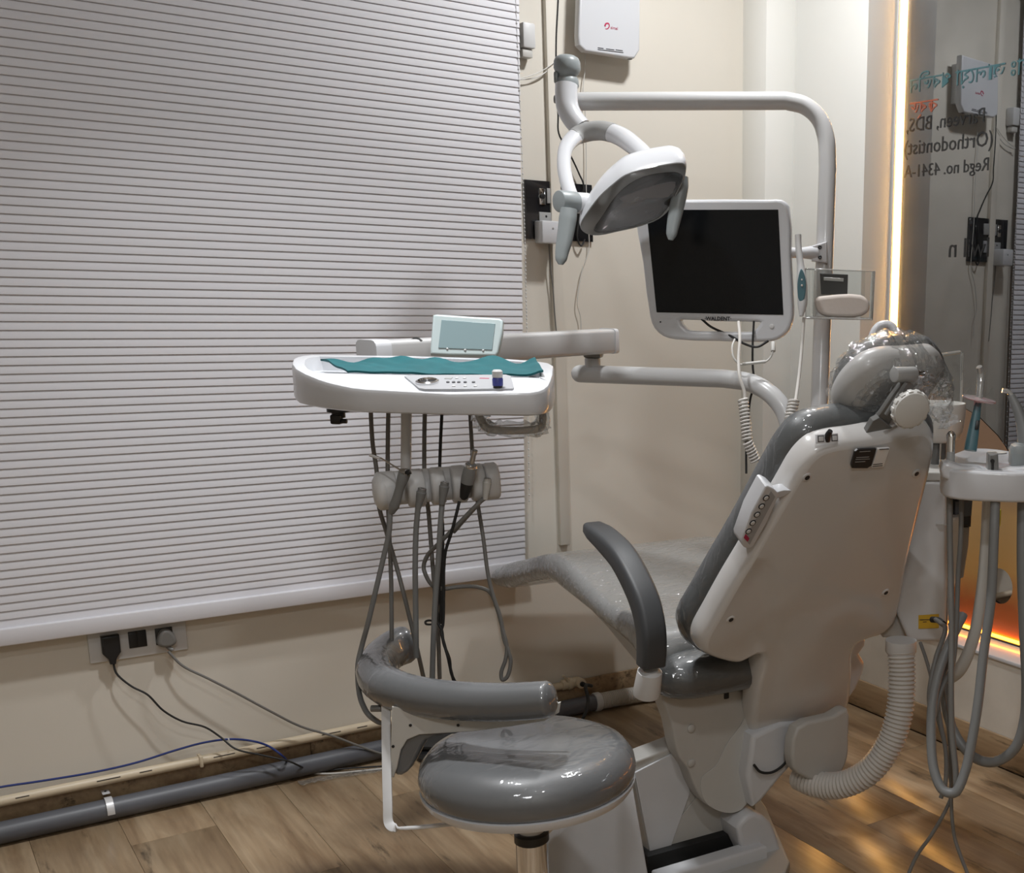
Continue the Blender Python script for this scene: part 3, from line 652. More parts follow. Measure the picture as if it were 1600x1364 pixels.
def shell_h(x, y, d):
    # slightly domed panel; a soft step follows the spine moulding at its left
    h = .010 * min(1, d / .16) ** .8
    best = min(((x - q[0]) ** 2 + (y - q[1]) ** 2, i) for i, q in enumerate(_cl)); dist = math.sqrt(best[0]); i = min(best[1], len(_cl) - 2)
    t = _cl[i + 1] - _cl[i]; side = t[0] * (y - _cl[i][1]) - t[1] * (x - _cl[i][0])
    if side < 0 and y < .42: h -= .007 * min(1, dist / .014) * max(0, 1 - max(0, dist - .02) / .10) * min(1, d / .02)
    return h
bs = build('back_shell', dome(sh_s, OB, U, Wb, [(.008, -.055), (.001, -.053), (0, -.048), (0, -.034), (.002, -.023), (.005, -.014), (.009, -.007), (.014, -.003), (.018, -.001), (.022, 0)], shell_h), m_shell, dc, 60)
# cushion of the backrest
top = [p for p in shell if True]
cush = [(1083, 1010), (1080, 985), (1105, 940), (1130, 897), (1160, 847), (1190, 794), (1218, 743), (1242, 703), (1265, 680), (1300, 668), (1350, 662), (1400, 655), (1440, 650), (1462, 668), (1463, 700), (1440, 790), (1418, 880), (1405, 950), (1385, 985), (1340, 1005), (1240, 1018), (1150, 1033), (1105, 1027)]
cu2 = sm2(unproj2(cush, OB - Nb * .042, U, Wb), 3)
cu2 = even(cu2, .014)
build('back_cushion', dome(cu2, OB, U, Wb, [(.02, -.046), (.004, -.052), (-.006, -.066), (-.010, -.088), (-.006, -.110), (.012, -.128), (.05, -.136)]), m_uph, dc, 60)
# screws in the shell
for p in ((1261, 746), (1142, 968), (1384, 926), (1432, 740)):
    hh = OB + Nb * {1261: .001, 1142: .001}.get(p[0], .0045); Q = onP(*p, hh, Nb); s = build('screw_boss', lathe([(.0105, -.010), (.0105, .0006), (.009, .0014), (.006, .0014), (.0055, .0004)], Q, Nb, 20), m_white2, dc)
    build('screw', lathe([(.0058, .0), (.0056, .0017), (.004, .002)], Q, Nb, 14), m_black, s)
# badge sticker
st = unproj2([(1340, 702), (1369, 701), (1361, 727), (1355, 731), (1331, 731), (1330, 726), (1336, 705)], OB + Nb * .009, U, Wb)
build('badge', prism(st, OB + Nb * .009, U, Wb, -.004, .0012, .0003), m_black, dc, label='black and white sticker')
st = unproj2([(1371, 701), (1390, 700), (1380, 729), (1362, 730)], OB + Nb * .009, U, Wb); stk = build('badge', prism(st, OB + Nb * .009, U, Wb, -.004, .001, 0), mat('label_white', (.82, .82, .82), .5, bump=.01, bscale=100), dc)
for a, b in (((1374, 702.5), (1389, 701.5)), ((1364, 726), (1379, 724.5)), ((1363, 728.8), (1379, 727.6))):
    pa, pb = onP(*a, OB + Nb * .0104, Nb), onP(*b, OB + Nb * .0104, Nb)
    build('print_line', rbox((pa + pb) / 2, (np.linalg.norm(pb - pa), .0016, .0006), (pb - pa, Wb, Nb), 0), m_dark, stk)
for a, b in (((1343, 706), (1360, 705)), ((1338, 715), (1358, 714)), ((1337, 718), (1359, 717)), ((1336, 722), (1352, 721))):
    pa, pb = onP(*a, OB + Nb * .0106, Nb), onP(*b, OB + Nb * .0106, Nb)
    build('print_line', rbox((pa + pb) / 2, (np.linalg.norm(pb - pa), .0014, .0005), (pb - pa, Wb, Nb), 0), m_lightgray, stk)
# keypad on the shell's left edge
KO = OB - Nb * .006; KU = U; KN = np.cross(KU, Wb)
kp = unproj2([(1157, 842), (1160, 852), (1170, 854), (1176, 850), (1214, 774), (1214, 768), (1199, 757), (1194, 758)], KO, KU, Wb)
k_o = build('control_panel', prism(sm2(kp, 2), KO, KU, Wb, -.034, .006, .003), m_white, dc)
kp2 = unproj2([(1162, 840), (1169, 848), (1209, 773), (1202, 764)], KO, KU, Wb); build('keypad_face', prism(kp2, KO, KU, Wb, .0045, .0068, .0003), m_grayp, k_o)
for i, p in enumerate(((1169.5, 830), (1176, 817), (1182.8, 804), (1190, 791), (1197, 778))):
    Q = onP(*p, KO + KN * .0068, KN); build('button', lathe([(.0052, 0), (.0052, .0012), (.004, .0022), (.001, .0022)], Q, KN, 16), m_white2, k_o)
    build('button_ring', lathe([(.0072, -.0004), (.0072, .0008), (.0055, .0008)], Q, KN, 18), m_black, k_o)
kp3 = unproj2([(1162, 840), (1168, 846.5), (1171, 841), (1165, 834)], KO + KN * .0068, KU, Wb); build('tag_mark', prism(kp3, KO + KN * .0068, KU, Wb, 0, .0005, 0), m_red, k_o)
w_ = unproj2([(1211, 768), (1236, 765), (1234, 768), (1214, 777)], KO, KU, Wb); build('panel_wing', prism(sm2(w_, 2), KO, KU, Wb, -.02, .003, .0015), m_white, k_o)
# joystick on the shell's top edge
jn = nrm(Nb * .80 + Wb * .60); jt_ = np.cross(jn, U); jp = onP(1291, 685, OB - Nb * .012, Nb) + jn * .002
js = build('joystick_plate', rbox(jp, (.052, .018, .006), (U, jt_, jn), .001), m_white, dc)
for dx in (-.0165, .0165):
    build('switch_mark', rbox(jp + U * dx, (.0145, .0125, .0076), (U, jt_, jn), .0005), m_black, js)
    build('switch_mark', rbox(jp + U * dx, (.0115, .0095, .0086), (U, jt_, jn), .0005), m_white2, js)
build('joystick', tube([jp - Wb * .004, jp + Wb * .008, jp + Wb * .020 + Nb * .002], .0075, 10, scale=[1.1, .9, .7]), m_black, js)
# ---- headrest
HO = D(1378, 602, 2.43)
t2 = math.radians(38); Wh = UP * math.cos(t2) - V * math.sin(t2); Nh = np.cross(U, Wh)
hp = [(1300, 618), (1306, 598), (1320, 577), (1343, 556), (1371, 545), (1405, 543), (1430, 541), (1452, 540), (1463, 549), (1464, 560), (1450, 568), (1432, 568), (1424, 590), (1412, 620), (1396, 645), (1376, 660), (1352, 663), (1328, 656), (1309, 643)]
hp2 = even(sm2(unproj2(hp, HO - Nh * .040, U, Wh), 3), .008)
hc = [(1300, 628), (1296, 604), (1303, 577), (1322, 552), (1350, 533), (1384, 522), (1412, 520), (1440, 520), (1456, 530), (1466, 548), (1464, 572), (1450, 590), (1424, 625), (1400, 650), (1370, 662), (1340, 660), (1314, 648)]
hc2 = even(sm2(unproj2(hc, HO - Nh * .085, U, Wh), 3), .008)
hr = build('headrest', dome(hp2, HO, U, Wh, [(.01, -.05), (.0, -.046), (-.003, -.03), (-.001, -.014), (.008, -.002), (.022, .008), (.034, .013)]), m_plate, dc, 60)
build('headrest_cushion', dome(hc2, HO, U, Wh, [(.014, -.045), (.003, -.050), (.0, -.062), (.0, -.078), (.010, -.092), (.028, -.100), (.042, -.102)]), m_uph, hr, 60)
bag = [(1291, 618), (1293, 598), (1302, 573), (1322, 547), (1350, 529), (1384, 517), (1420, 515), (1450, 519), (1468, 545), (1468, 590), (1462, 612), (1452, 622), (1438, 612), (1420, 640), (1400, 658), (1372, 668), (1345, 668), (1316, 655), (1300, 638)]
bag = [(x - (12 if x > 1436 else 0), y) for x, y in bag]
bg2 = even(sm2(unproj2(bag, HO - Nh * .088, U, Wh), 3), .009)
bg = dome(bg2, HO, U, Wh, [(.045, -.107), (.024, -.104), (.006, -.095), (.0, -.07), (.0, -.04), (.0, -.01), (.004, .012), (.018, .026), (.045, .032)])
bg.v = [tuple(np.array(p) + .0022 * rnd.randn(3)) for p in bg.v]
build('plastic_bag', bg, m_film, hr, 20, label='clear wrinkled plastic bag over the headrest')
# bracket, pivot, knob
b0 = onP(1372, 672, OB - Nb * .03, Nb)
hb = build('headrest_bracket', sweep([D(1362, 676, 2.44), D(1385, 645, 2.40), D(1402, 620, 2.385), D(1420, 596, 2.38)], rrect(.012, .042, .004, 2), fixed=U, scale=[(1, 1.35), (1, 1), (1, .95), (1, .9)]), m_bracket, dc)
build('bracket_rod', tube([D(1384, 648, 2.37), D(1416, 598, 2.35)], .004, 8), m_bracket, hb)
build('foot_plate', prism(unproj2([(1348, 679), (1385, 678), (1392, 666), (1372, 650), (1362, 655)], D(1370, 668, 2.41), U, Wb), D(1370, 668, 2.41), U, Wb, -.008, .006, .002), m_bracket, hb)
pv = D(1418, 585, 2.36); build('pivot_barrel', cyl(pv - U * .035, pv + U * .018, .0155, 20), m_lightgray, hb)
build('pivot_pin', cyl(pv + U * .016, pv + U * .040, .0085, 18), m_chrome, hb)
kc = D(1424, 641, 2.33); kn = nrm(TOCAM * .85 + A(.25, 0, -.35)); kx = nrm(D(1440, 622, 2.33) - D(1408, 660, 2.33))
knob = lathe([(.020, -.022), (.032, -.018), (.036, -.012), (.036, -.002), (.033, .004), (.026, .007), (.001, .008)], kc, kn, 40, 1.12, kx)
for i, p in enumerate(knob.v):
    pass
build('headrest_knob', knob, m_offw, hb)
for i in range(14):
    a = 2 * math.pi * i / 14; x_ = nrm(kx - kn * np.dot(kx, kn)); y_ = np.cross(kn, x_)
    c_ = kc + x_ * .0352 * 1.12 * math.cos(a) + y_ * .0352 * math.sin(a) - kn * .007
    build('knob_flute', rbox(c_, (.004, .010, .016), (nrm(x_ * math.cos(a) + y_ * math.sin(a)), nrm(-x_ * math.sin(a) + y_ * math.cos(a)), kn), .0015), m_offw, hb)
# ---- seat and leg rest (profile along V, extruded along U)
top_pr = [(.155, .545), (.165, .60), (.20, .633), (.32, .648), (.45, .645), (.60, .672), (.73, .704), (.82, .705), (.90, .688), (1.05, .645), (1.25, .588), (1.34, .550), (1.362, .530)]
bot_pr = [(.155, .540), (.160, .50), (.19, .485), (.29, .555), (.49, .588), (.60, .603), (.74, .618), (.83, .625), (.90, .612), (1.05, .572), (1.23, .516), (1.325, .508), (1.360, .522)]
L1 = spline([A(a, b) for a, b in top_pr], 4); L2 = spline([A(a, b) for a, b in bot_pr], 4)
v = []; f = []; hw = .268; ns = None
for i, (a, b) in enumerate(zip(L1, L2)):
    h = max(.004, a[1] - b[1]); cz = (a[1] + b[1]) / 2; cv = (a[0] + b[0]) / 2
    e = min(i, len(L1) - 1 - i) / 5.0; w = 2 * hw * (1 - .05 * max(0, 1 - e)) * (1 - .06 * max(0, (cv - .75) / .65))
    sec = rrect(w, h, min(.03, h * .48), 4); ns = len(sec)
    for x, y in sec:
        dip = -.012 * max(0, 1 - (x / (.8 * hw)) ** 2) if y > 0 else 0
        v.append(CH(x + .0, cv + (y / h) * (a[0] - b[0]), cz + y + dip))
for i in range(len(L1) - 1):
    for k in range(ns): f.append((i * ns + k, i * ns + (k + 1) % ns, (i + 1) * ns + (k + 1) % ns, (i + 1) * ns + k))
f.append(tuple(range(ns))); f.append(tuple((len(L1) - 1) * ns + k for k in range(ns))[::-1])
build('seat_cushion', M().add(v, f), m_seat, dc, 60)
# rear bolster below the backrest
bo = [CH(u_, .135 + .012 * abs(u_ / .3) ** 2, .538) for u_ in np.linspace(-.285, .06, 14)]
scb = [.55, .8, .93, .98] + [1.0] * 10
build('seat_bolster', sweep(bo, circ(.058, 18, .066), scale=scb), m_uph, dc, 60)
build('bolster_cap', sweep([CH(.055, .14, .538), CH(.075, .14, .54)], circ(.064, 18, .07)), m_black, dc)
# seat pan
build('seat_pan', prism([(.2, .47), (.3, .545), (.6, .59), (.75, .60), (.75, .575), (.6, .54), (.3, .45), (.2, .42)], CH(.2, 0, 0), V, UP, -.4, 0, .01), m_metalw, dc)
# ---- armrest
ap = [(926, 824), (950, 845), (974, 872), (994, 908), (1009, 945), (1017, 985), (1018, 1020), (1017, 1038)]
ao = CH(-.335, 0, 0)
AP = [onP(*p, ao, U) for p in ap]; AP = spline(AP, 5)
sc = [(np.interp(i / (len(AP) - 1), [0, .08, .2, .55, .8, 1], [.55, .75, .92, 1.05, 1.0, .92]), np.interp(i / (len(AP) - 1), [0, .06, .15, 1], [.8, 1.0, 1, .95])) for i in range(len(AP))]
arm = build('armrest', sweep(AP, rrect(.052, .062, .014, 4), fixed=U, scale=sc), m_arm, dc, 60)
q0, q1 = onP(1017, 1034, ao, U), onP(1010, 1082, ao, U)
build('armrest_socket', lathe([(.030, 0), (.031, .01), (.0285, .055), (.0275, .062), (.02, .066), (.018, .068)][::1], q1 - UP * .004, q0 - q1, 24), m_white2, arm)
# ---- base
lp = [(1033, 1076), (1165, 1080), (1170, 1110), (1176, 1160), (1176, 1205), (1170, 1240), (1156, 1262), (1138, 1269), (1118, 1265), (1098, 1252), (1082, 1226), (1072, 1200), (1058, 1180), (1047, 1130)]
LO = CH(-.15, .17, .3)
lk = build('lift_arm_cover', prism(sm2(unproj2(lp, LO, U, UP), 3), LO, U, UP, -.05, .008, .006), m_metalw, dc)
lf = unproj2([(1172, 1100), (1176, 1160), (1176, 1205), (1170, 1240), (1156, 1262), (1138, 1268), (1118, 1264), (1100, 1252), (1092, 1232), (1094, 1212), (1115, 1195), (1130, 1165), (1155, 1130)], LO, U, UP)
build('film_patch', prism(sm2(lf, 3), LO - V * .009, U, UP, 0, .0016, .0005), wrinkle_mat('film_on_steel', (.52, .52, .50), .35, .8, .5, 12), lk)
for p in ((1080, 1138), (1080, 1192)):
    Q = onP(*p, LO - V * .008, V); build('bolt_cap', lathe([(.0105, 0), (.0105, .003), (.007, .0055), (.001, .006)], Q, -V, 16), m_metalw, lk)
Q = onP(1135, 1086, LO - V * .008, V); build('lock_button', rbox(Q, (.014, .006, .020), (U, V, UP), .003), m_black, lk)
# shroud box: front face at v = .22
SO = CH(0, .22, 0)
def fr(*pts): return unproj2(pts, SO, U, UP)
sf = fr((985, 1192), (1055, 1165), (1078, 1155), (1178, 1180), (1182, 1270), (1175, 1281), (1045, 1328), (1016, 1342))
sh = build('base_shroud', prism(sf, SO, U, UP, -.07, 0, .006), m_metalw, dc)
sf2 = fr((990, 1206), (1057, 1172), (1073, 1205), (1076, 1240), (1072, 1250), (1045, 1326), (1016, 1340))
build('access_panel', prism(sf2, SO - V * .0005, U, UP, 0, .006, .0015), m_metall, sh)
for p in ((1051, 1167), (988, 1203)):
    Q = onP(*p, SO - V * .004, V); build('screw', cyl(Q, Q - V * .004, .004, 10), m_black, sh)
tri = fr((1045, 1298), (1088, 1244), (1178, 1275), (1176, 1281), (1048, 1326)); build('fold_panel', prism(tri, SO - V * .0005, U, UP, 0, .003, .001), m_metalw, sh)
# left sloping cover
QO = onP(985, 1194, SO - V * .01, V); qy = nrm(UP + V * .42)
lc = unproj2([(984, 1194), (1013, 1364), (1012, 1385), (815, 1425), (842, 1330)], QO, U, qy)
bcm = prism(lc, QO, U, qy, -.06, 0, .006); bcm.v = [(p[0], p[1], max(p[2], .004)) for p in bcm.v]
build('base_cover', bcm, m_metall, dc)
# foot plate on the floor, black box for the hollow's shade, rear feet
bp = [(-.25, .08), (-.25, .85), (.2, .85), (.2, .5), (.165, .37), (.04, .06), (.0, .02), (-.12, .02)]
base = build('base_plate', prism(bp, A(OB[0], OB[1], 0), U, V, 0.0, .028, .006), m_metalw, dc)
build('base_shade_box', prism([(-.29, .19), (-.29, .26), (.05, .26), (.05, .19)], A(OB[0], OB[1], 0), U, V, .027, .075, .002), m_hollow_shade, dc)
rim = fr((1030, 1366), (1165, 1304), (1172, 1318), (1175, 1345), (1100, 1385), (1050, 1395))
build('base_beam', prism([(-.30, .10), (.00, .105), (.0, .155), (-.30, .15)], A(OB[0], OB[1], 0), U, V, .02, .062, .008), m_metall, dc)
fc = [(1152, 1296), (1166, 1276), (1182, 1270), (1205, 1285), (1216, 1310), (1226, 1335), (1262, 1372), (1190, 1392), (1168, 1342)]
FO = CH(.04, .13, .06)
build('foot_cover', prism(sm2(unproj2(fc, FO, U, UP), 2), FO, U, UP, -.16, .0, .012), m_metall, dc)
Q = onP(1172, 1344, FO - V * .001, V); build('screw', cyl(Q, Q - V * .003, .0035, 10), m_black, dc)
# motor housing and rear link under the shell
MO = CH(.1, .12, .3)
mh = prism(sm2(unproj2([(1176, 1150), (1262, 1128), (1268, 1150), (1262, 1185), (1235, 1200), (1205, 1235), (1178, 1262)], MO, U, UP), 2), MO, U, UP, -.25, 0, .012)
build('motor_housing', mh, m_metall, dc)
lkp = [(1246, 1138), (1300, 1120), (1325, 1108), (1327, 1150), (1325, 1185), (1312, 1212), (1290, 1226), (1268, 1220), (1240, 1200)]
build('link_plate', prism(sm2(unproj2(lkp, MO - V * .07, U, UP), 3), MO - V * .07, U, UP, -.04, 0, .008), m_metalw, dc)
build('wiring', tube([onP(*p, MO - V * .012, V) for p in ((1178, 1195), (1188, 1206), (1205, 1207), (1222, 1197), (1233, 1182), (1236, 1160), (1234, 1142))], .0035, 8), m_rubber, dc)
build('wiring', tube([onP(*p, MO - V * .012, V) for p in ((1258, 1140), (1264, 1165), (1262, 1182), (1248, 1196))], .0022, 8), m_rubber, dc)
# right-hand side arm seen beside the shell
sa = [(1330, 985), (1352, 990), (1353, 1010), (1344, 1022), (1352, 1035), (1350, 1052), (1326, 1095), (1322, 1040)]
SA = CH(.26, .2, .4)
build('side_arm', prism(sm2(unproj2(sa, SA, U, UP), 2), SA, U, UP, -.06, 0, .012), m_white, dc)

# ================================================================== STOOL
SC = A(.892, -1.588, 0); ZR = .505
sto = thing('dentist_stool', 'round gray dentist stool with curved arm-like backrest in front of the chair', 'stool', SC)
R = .199
build('seat', lathe([(.10, ZR + .004), (R - .008, ZR + .006), (R - .003, ZR + .014), (R, ZR + .030), (R - .004, ZR + .050), (R - .018, ZR + .068), (R - .045, ZR + .080), (R - .09, ZR + .083), (.06, ZR + .081), (.001, ZR + .080)], SC, n=56), m_uph2, sto, 60)
build('seat_base', lathe([(.08, ZR - .022), (R - .03, ZR - .020), (R - .010, ZR - .012), (R - .003, ZR - .001), (R - .002, ZR + .006), (R - .010, ZR + .008)], SC, n=56), m_white, sto)
build('column_collar', lathe([(.024, .40), (.024, ZR - .02)], SC, n=24), m_white2, sto)
build('column_ring', lathe([(.0285, .385), (.0325, .389), (.0325, .404), (.0285, .408)], SC, n=24), m_black, sto)
build('gas_column', lathe([(.030, .08), (.030, .395)], SC, n=24), m_chrome, sto)
for k in range(5):
    a = math.radians(72 * k + 30); d = A(math.cos(a), math.sin(a), 0)
    lg = build('leg', sweep([SC + UP * .085, SC + d * .12 + UP * .08, SC + d * .26 + UP * .06], rrect(.022, .034, .008, 3), scale=[1.2, 1, .7]), m_chrome, sto)
    build('caster', cyl(SC + d * .26 + A(-d[1], d[0], 0) * .014 + UP * .025, SC + d * .26 - A(-d[1], d[0], 0) * .014 + UP * .025, .025, 16), m_black, lg)
br = [D(646, 1003, 2.46), D(618, 1013, 2.43), D(596, 1030, 2.37), D(588, 1052, 2.29), D(605, 1072, 2.22), D(650, 1087, 2.17), D(710, 1095, 2.14), D(780, 1097, 2.12), D(840, 1094, 2.105), D(868, 1091, 2.10)]
BR = spline(br, 7); nB = len(BR)
scb = []
for i in range(nB):
    t = i / (nB - 1); e = min(1, math.sqrt(max(0, 1 - max(0, 1 - t / .05) ** 2)) + .02) * min(1, math.sqrt(max(0, 1 - max(0, 1 - (1 - t) / .06) ** 2)) + .02)
    scb.append((e * np.interp(t, [0, .3, 1], [1.0, 1.0, .82]), e * np.interp(t, [0, .3, 1], [.95, 1.05, .9])))
bk = build('backrest', sweep(BR, [(a, b) for a, b in circ(.040, 18, .036)], up=UP, scale=scb), m_uph2, sto, 60)
# white board beneath the backrest pad and its gray inner tongue
BO = D(700, 1130, 2.155); bn = nrm(A(TOCAM[0], TOCAM[1], 0)); bx = np.cross(UP, bn)
pb = [(612, 1104), (650, 1109), (700, 1111), (780, 1111), (850, 1105), (876, 1097), (873, 1114), (850, 1127), (800, 1135), (740, 1143), (690, 1146), (655, 1148), (636, 1156), (626, 1172), (620, 1200), (614, 1216), (609, 1212)]
pn = build('back_panel', prism(unproj2(pb, BO, bx, UP), BO, bx, UP, -.006, .0, .002), m_offw, bk)
for p in ((641.5, 1133), (716, 1133), (816, 1121), (614.5, 1166)):
    Q = onP(*p, BO, bn); build('screw', cyl(Q, Q + bn * .002, .0028, 10), m_black, pn)
tg = [(613, 1080), (680, 1090), (720, 1146), (690, 1152), (664, 1160), (652, 1180), (640, 1202), (624, 1215), (613, 1212), (612, 1170), (612, 1120)]
build('inner_tongue', prism(sm2(unproj2(tg, BO, bx, UP), 2), BO, bx, UP, -.032, -.007, .008), m_uph2, bk)
stp = [D(603, 1085, 2.20), D(604, 1180, 2.175), D(606, 1260, 2.15), D(607, 1284, 2.145), D(612, 1292, 2.14), D(625, 1294, 2.14), D(680, 1290, 2.17), D(740, 1284, 2.2)]
build('back_strap', sweep(spline(stp, 5), rrect(.005, .017, .0015, 2), fixed=RIGHT), m_white2, sto)
build('strap_bolt', cyl(D(596, 1107, 2.21), D(580, 1107, 2.21), .0065, 12), m_bracket, sto)

# foot pedal behind the stool
pc = onZ(692, 1178, .0)
fp = thing('foot_pedal', 'black foot pedal on the floor behind the round stool', 'foot pedal', pc)
build('base', lathe([(.085, 0), (.085, .012), (.075, .022), (.03, .026)], pc, n=28), m_black, fp)
build('treadle', rbox(pc + A(0, 0, .04), (.13, .085, .014), (RIGHT, nrm(FWD + UP * .15), np.cross(RIGHT, nrm(FWD + UP * .15))), .004), m_rubber, fp)

# ================================================================== SIDE UNIT (cuspidor cabinet)
su = thing('side_unit', 'white dental side cabinet with spittoon bowl behind the chair back', 'dental unit', (2.1, -1.35, 0))
UO = D(1450, 860, 2.86); 
def su_p(pts, off=0): return unproj2(pts, UO + FWD * off, RIGHT, UP)
cab = [(1428, 752), (1455, 750), (1479, 752), (1481, 830), (1481, 900), (1478, 995), (1470, 1003), (1420, 1003), (1396, 948), (1404, 900)]
build('cabinet', prism(su_p(cab), UO, RIGHT, UP, -.30, 0, .010), m_white2, su)
build('cabinet_lip', prism(su_p([(1432, 737), (1478, 738), (1484, 742), (1484, 752), (1432, 752)]), UO + FWD * .02, RIGHT, UP, -.26, .02, .004), m_offw, su)
build('lower_skirt', prism(su_p([(1398, 940), (1424, 1004), (1380, 1002), (1372, 992)]), UO + FWD * .03, RIGHT, UP, -.2, 0, .008), m_metalw, su)
build('cabinet_side', prism(su_p([(1481, 818), (1508, 812), (1510, 830), (1505, 890), (1494, 930), (1482, 1000)]), UO + FWD * .05, RIGHT, UP, -.2, 0, .01), m_ceram, su)
build('cabinet_ledge', prism(su_p([(1481, 752), (1526, 749), (1528, 762), (1520, 770), (1481, 773)]), UO + FWD * .05, RIGHT, UP, -.16, .02, .005), m_white2, su)
build('valve_block', prism(su_p([(1484, 788), (1526, 784), (1524, 835), (1484, 830)]), UO + FWD * .09, RIGHT, UP, -.08, 0, .006), m_black, su)
build('valve_face', prism(su_p([(1497, 792), (1526, 790), (1524, 816), (1497, 818)]), UO + FWD * .085, RIGHT, UP, -.01, .004, .003), m_grayd, su)
build('shelf_line', prism(su_p([(1462, 818.5), (1481, 818), (1481, 820.5), (1462, 820)]), UO - FWD * .002, RIGHT, UP, 0, .002, 0), m_metalw, su)
build('selector_knob', rbox(D(1556, 808, 2.9), (.022, .03, .045), (RIGHT, FWD, UP), .005), m_yellowp, su)
build('intake_grid', prism(su_p([(1486, 838), (1524, 838), (1522, 870), (1514, 920), (1494, 930), (1490, 880)]), UO + FWD * .12, RIGHT, UP, -.05, 0, .004), m_lightgray, su)
yl = build('warning_label', prism(su_p([(1435, 961), (1467, 959), (1467, 981), (1435, 982)]), UO - FWD * .001, RIGHT, UP, 0, .0015, .0003), m_yellow, su, label='yellow warning label')
for (a, b) in (((1437, 968.5), (1455, 968)), ((1442, 972), (1448, 971.5))):
    pa, pb = onP(*a, UO - FWD * .003, FWD), onP(*b, UO - FWD * .003, FWD); build('print_line', rbox((pa + pb) / 2, (np.linalg.norm(pb - pa), .0015, .0014), (pb - pa, FWD, UP), 0), m_dark, yl)
# bowl
bc = D(1462, 652, 2.95); bc0 = bc
bpf = [(.028, -.062), (.045, -.060), (.062, -.050), (.070, -.030), (.0735, .0), (.075, .034), (.0735, .037), (.070, .034), (.066, .0), (.058, -.030), (.02, -.045), (.001, -.046)]
sb_ = build('spittoon_bowl', lathe(bpf, bc, n=40), m_ceram, su, 60)
build('bowl_stem', cyl(bc - UP * .062, bc - UP * .15, .03, 20), m_bracket, su)
build('bowl_pipe', cyl(bc + RIGHT * .012 - FWD * .034 - UP * .06, bc + RIGHT * .012 - FWD * .034 - UP * .14, .003, 8), m_chrome, su)
fa = [D(1362, 560, 2.98), D(1364, 525, 2.98), D(1372, 511, 2.98), D(1382, 507, 2.98), D(1392, 509, 2.98), D(1398, 518, 2.98), D(1400, 532, 2.98)]
build('bowl_tap', tube(fa, .011, 14), m_white, su, 60)
# splash guard: clear plate with bright edges beside the bowl
gq = [(1467, 553), (1505, 548), (1506, 555), (1502, 640), (1464, 640)]
sgm = prism(unproj2(gq, D(1485, 600, 2.98), RIGHT, UP), D(1485, 600, 2.98), RIGHT, UP, -.002, .002, .0008)
sg = thing('splash_guard', 'clear plastic splash guard standing behind the spittoon bowl', 'splash guard', D(1485, 642, 2.98))
build('sheet', sgm, m_acryl, sg)
build('rim', tube([D(1466, 555, 2.98), D(1500, 550, 2.98), D(1504, 552, 2.98), D(1502, 640, 2.98)], .0045, 8, smooth=False), m_acryledge, sg)
# suction port and ribbed hose
hb0 = D(1408, 1000, 2.84)
build('hose_port', lathe([(.038, 0), (.038, -.028), (.034, -.034), (.030, -.036)], hb0, n=24), m_white2, su)
hp_ = [D(1408, 1012, 2.84), D(1409, 1060, 2.845), D(1406, 1110, 2.85), D(1391, 1160, 2.86), D(1360, 1203, 2.88), D(1320, 1225, 2.91), D(1280, 1226, 2.95), D(1245, 1212, 2.99)]
tag(build('waste_hose', corrugated(hp_, .0345, .0105, .15, 22), m_corr), 'thick ribbed off white hose curving from the cabinet to under the chair', 'hose')

# ================================================================== LIGHT POLE AND OPERATING LAMP
PD = 3.28
pole = [D(1276, 760, PD), D(1281, 660, PD), D(1287, 500, PD), D(1290, 400, PD), D(1293, 260, PD), D(1290.5, 215, PD), D(1279, 184, PD), D(1257, 165, PD), D(1228, 157.5, PD), D(1100, 156.5, PD), D(1000, 157.5, PD), D(905, 158.5, PD), D(866, 155, PD)]
olt = thing('operating_light', 'white dental operating light hanging from a bent white pole', 'dental lamp', D(1276, 760, PD))
pl_ = [pole[0]] + [p for p in spline(pole[4:9], 6)] + [pole[-2]]
build('pole', sweep(pl_, circ(.0245, 20), up=RIGHT), m_pole, olt, 60)
build('pole_stub', cyl(pole[-2], pole[-1], .011, 14), m_lightgray, olt)
LD = 3.22
def LP(px, py, d=LD): return D(px, py, d)
jc = LP(886, 100)
jt = build('joint_cap', lathe([(.001, .023), (.020, .022), (.031, .016), (.0355, .006), (.0365, -.012), (.032, -.024), (.026, -.029), (.026, -.034), (.030, -.038), (.031, -.056), (.028, -.062)], jc, n=28), m_graygreen, olt, 60)
build('joint_tab', rbox(LP(870, 122), (.012, .03, .032), (RIGHT, FWD, UP), .005), m_graygreen, olt)
build('neck', sweep(spline([LP(885, 133), LP(885, 150), LP(887, 168), LP(896, 186), LP(908, 200)], 6), circ(.0305, 20), scale=[np.interp(i / 24, [0, .5, 1], [1, 1, .95]) for i in range(25)]), m_white, olt, 60)
build('neck_ring', cyl(LP(906, 197), LP(914, 207), .0245, 20), m_lightgray, olt)
yk = [LP(897, 318, 2.99), LP(886, 286, 3.03), LP(881, 252, 3.09), LP(888, 225, 3.16), LP(908, 209, 3.20), LP(936, 204, 3.19), LP(965, 211, 3.14), LP(992, 229, 3.06), LP(1015, 250, 2.98)]
YK = spline(yk, 6)
yo = build('yoke', sweep(YK, circ(.022, 16, .015), fixed=nrm(TOCAM), scale=[np.interp(i / (len(YK) - 1), [0, .3, .5, .8, 1], [.8, .85, 1.15, 1.2, 1.0]) for i in range(len(YK))]), m_white, olt, 60)
i0, i1 = int(len(YK) * .45), int(len(YK) * .72)
build('yoke_cover', sweep(YK[i0:i1], circ(.0228, 16, .0155), fixed=nrm(TOCAM), scale=[np.interp(i / (len(YK) - 1), [0, .3, .5, .8, 1], [.8, .85, 1.15, 1.2, 1.0]) for i in range(i0, i1)]), m_lightgray, yo, 60)
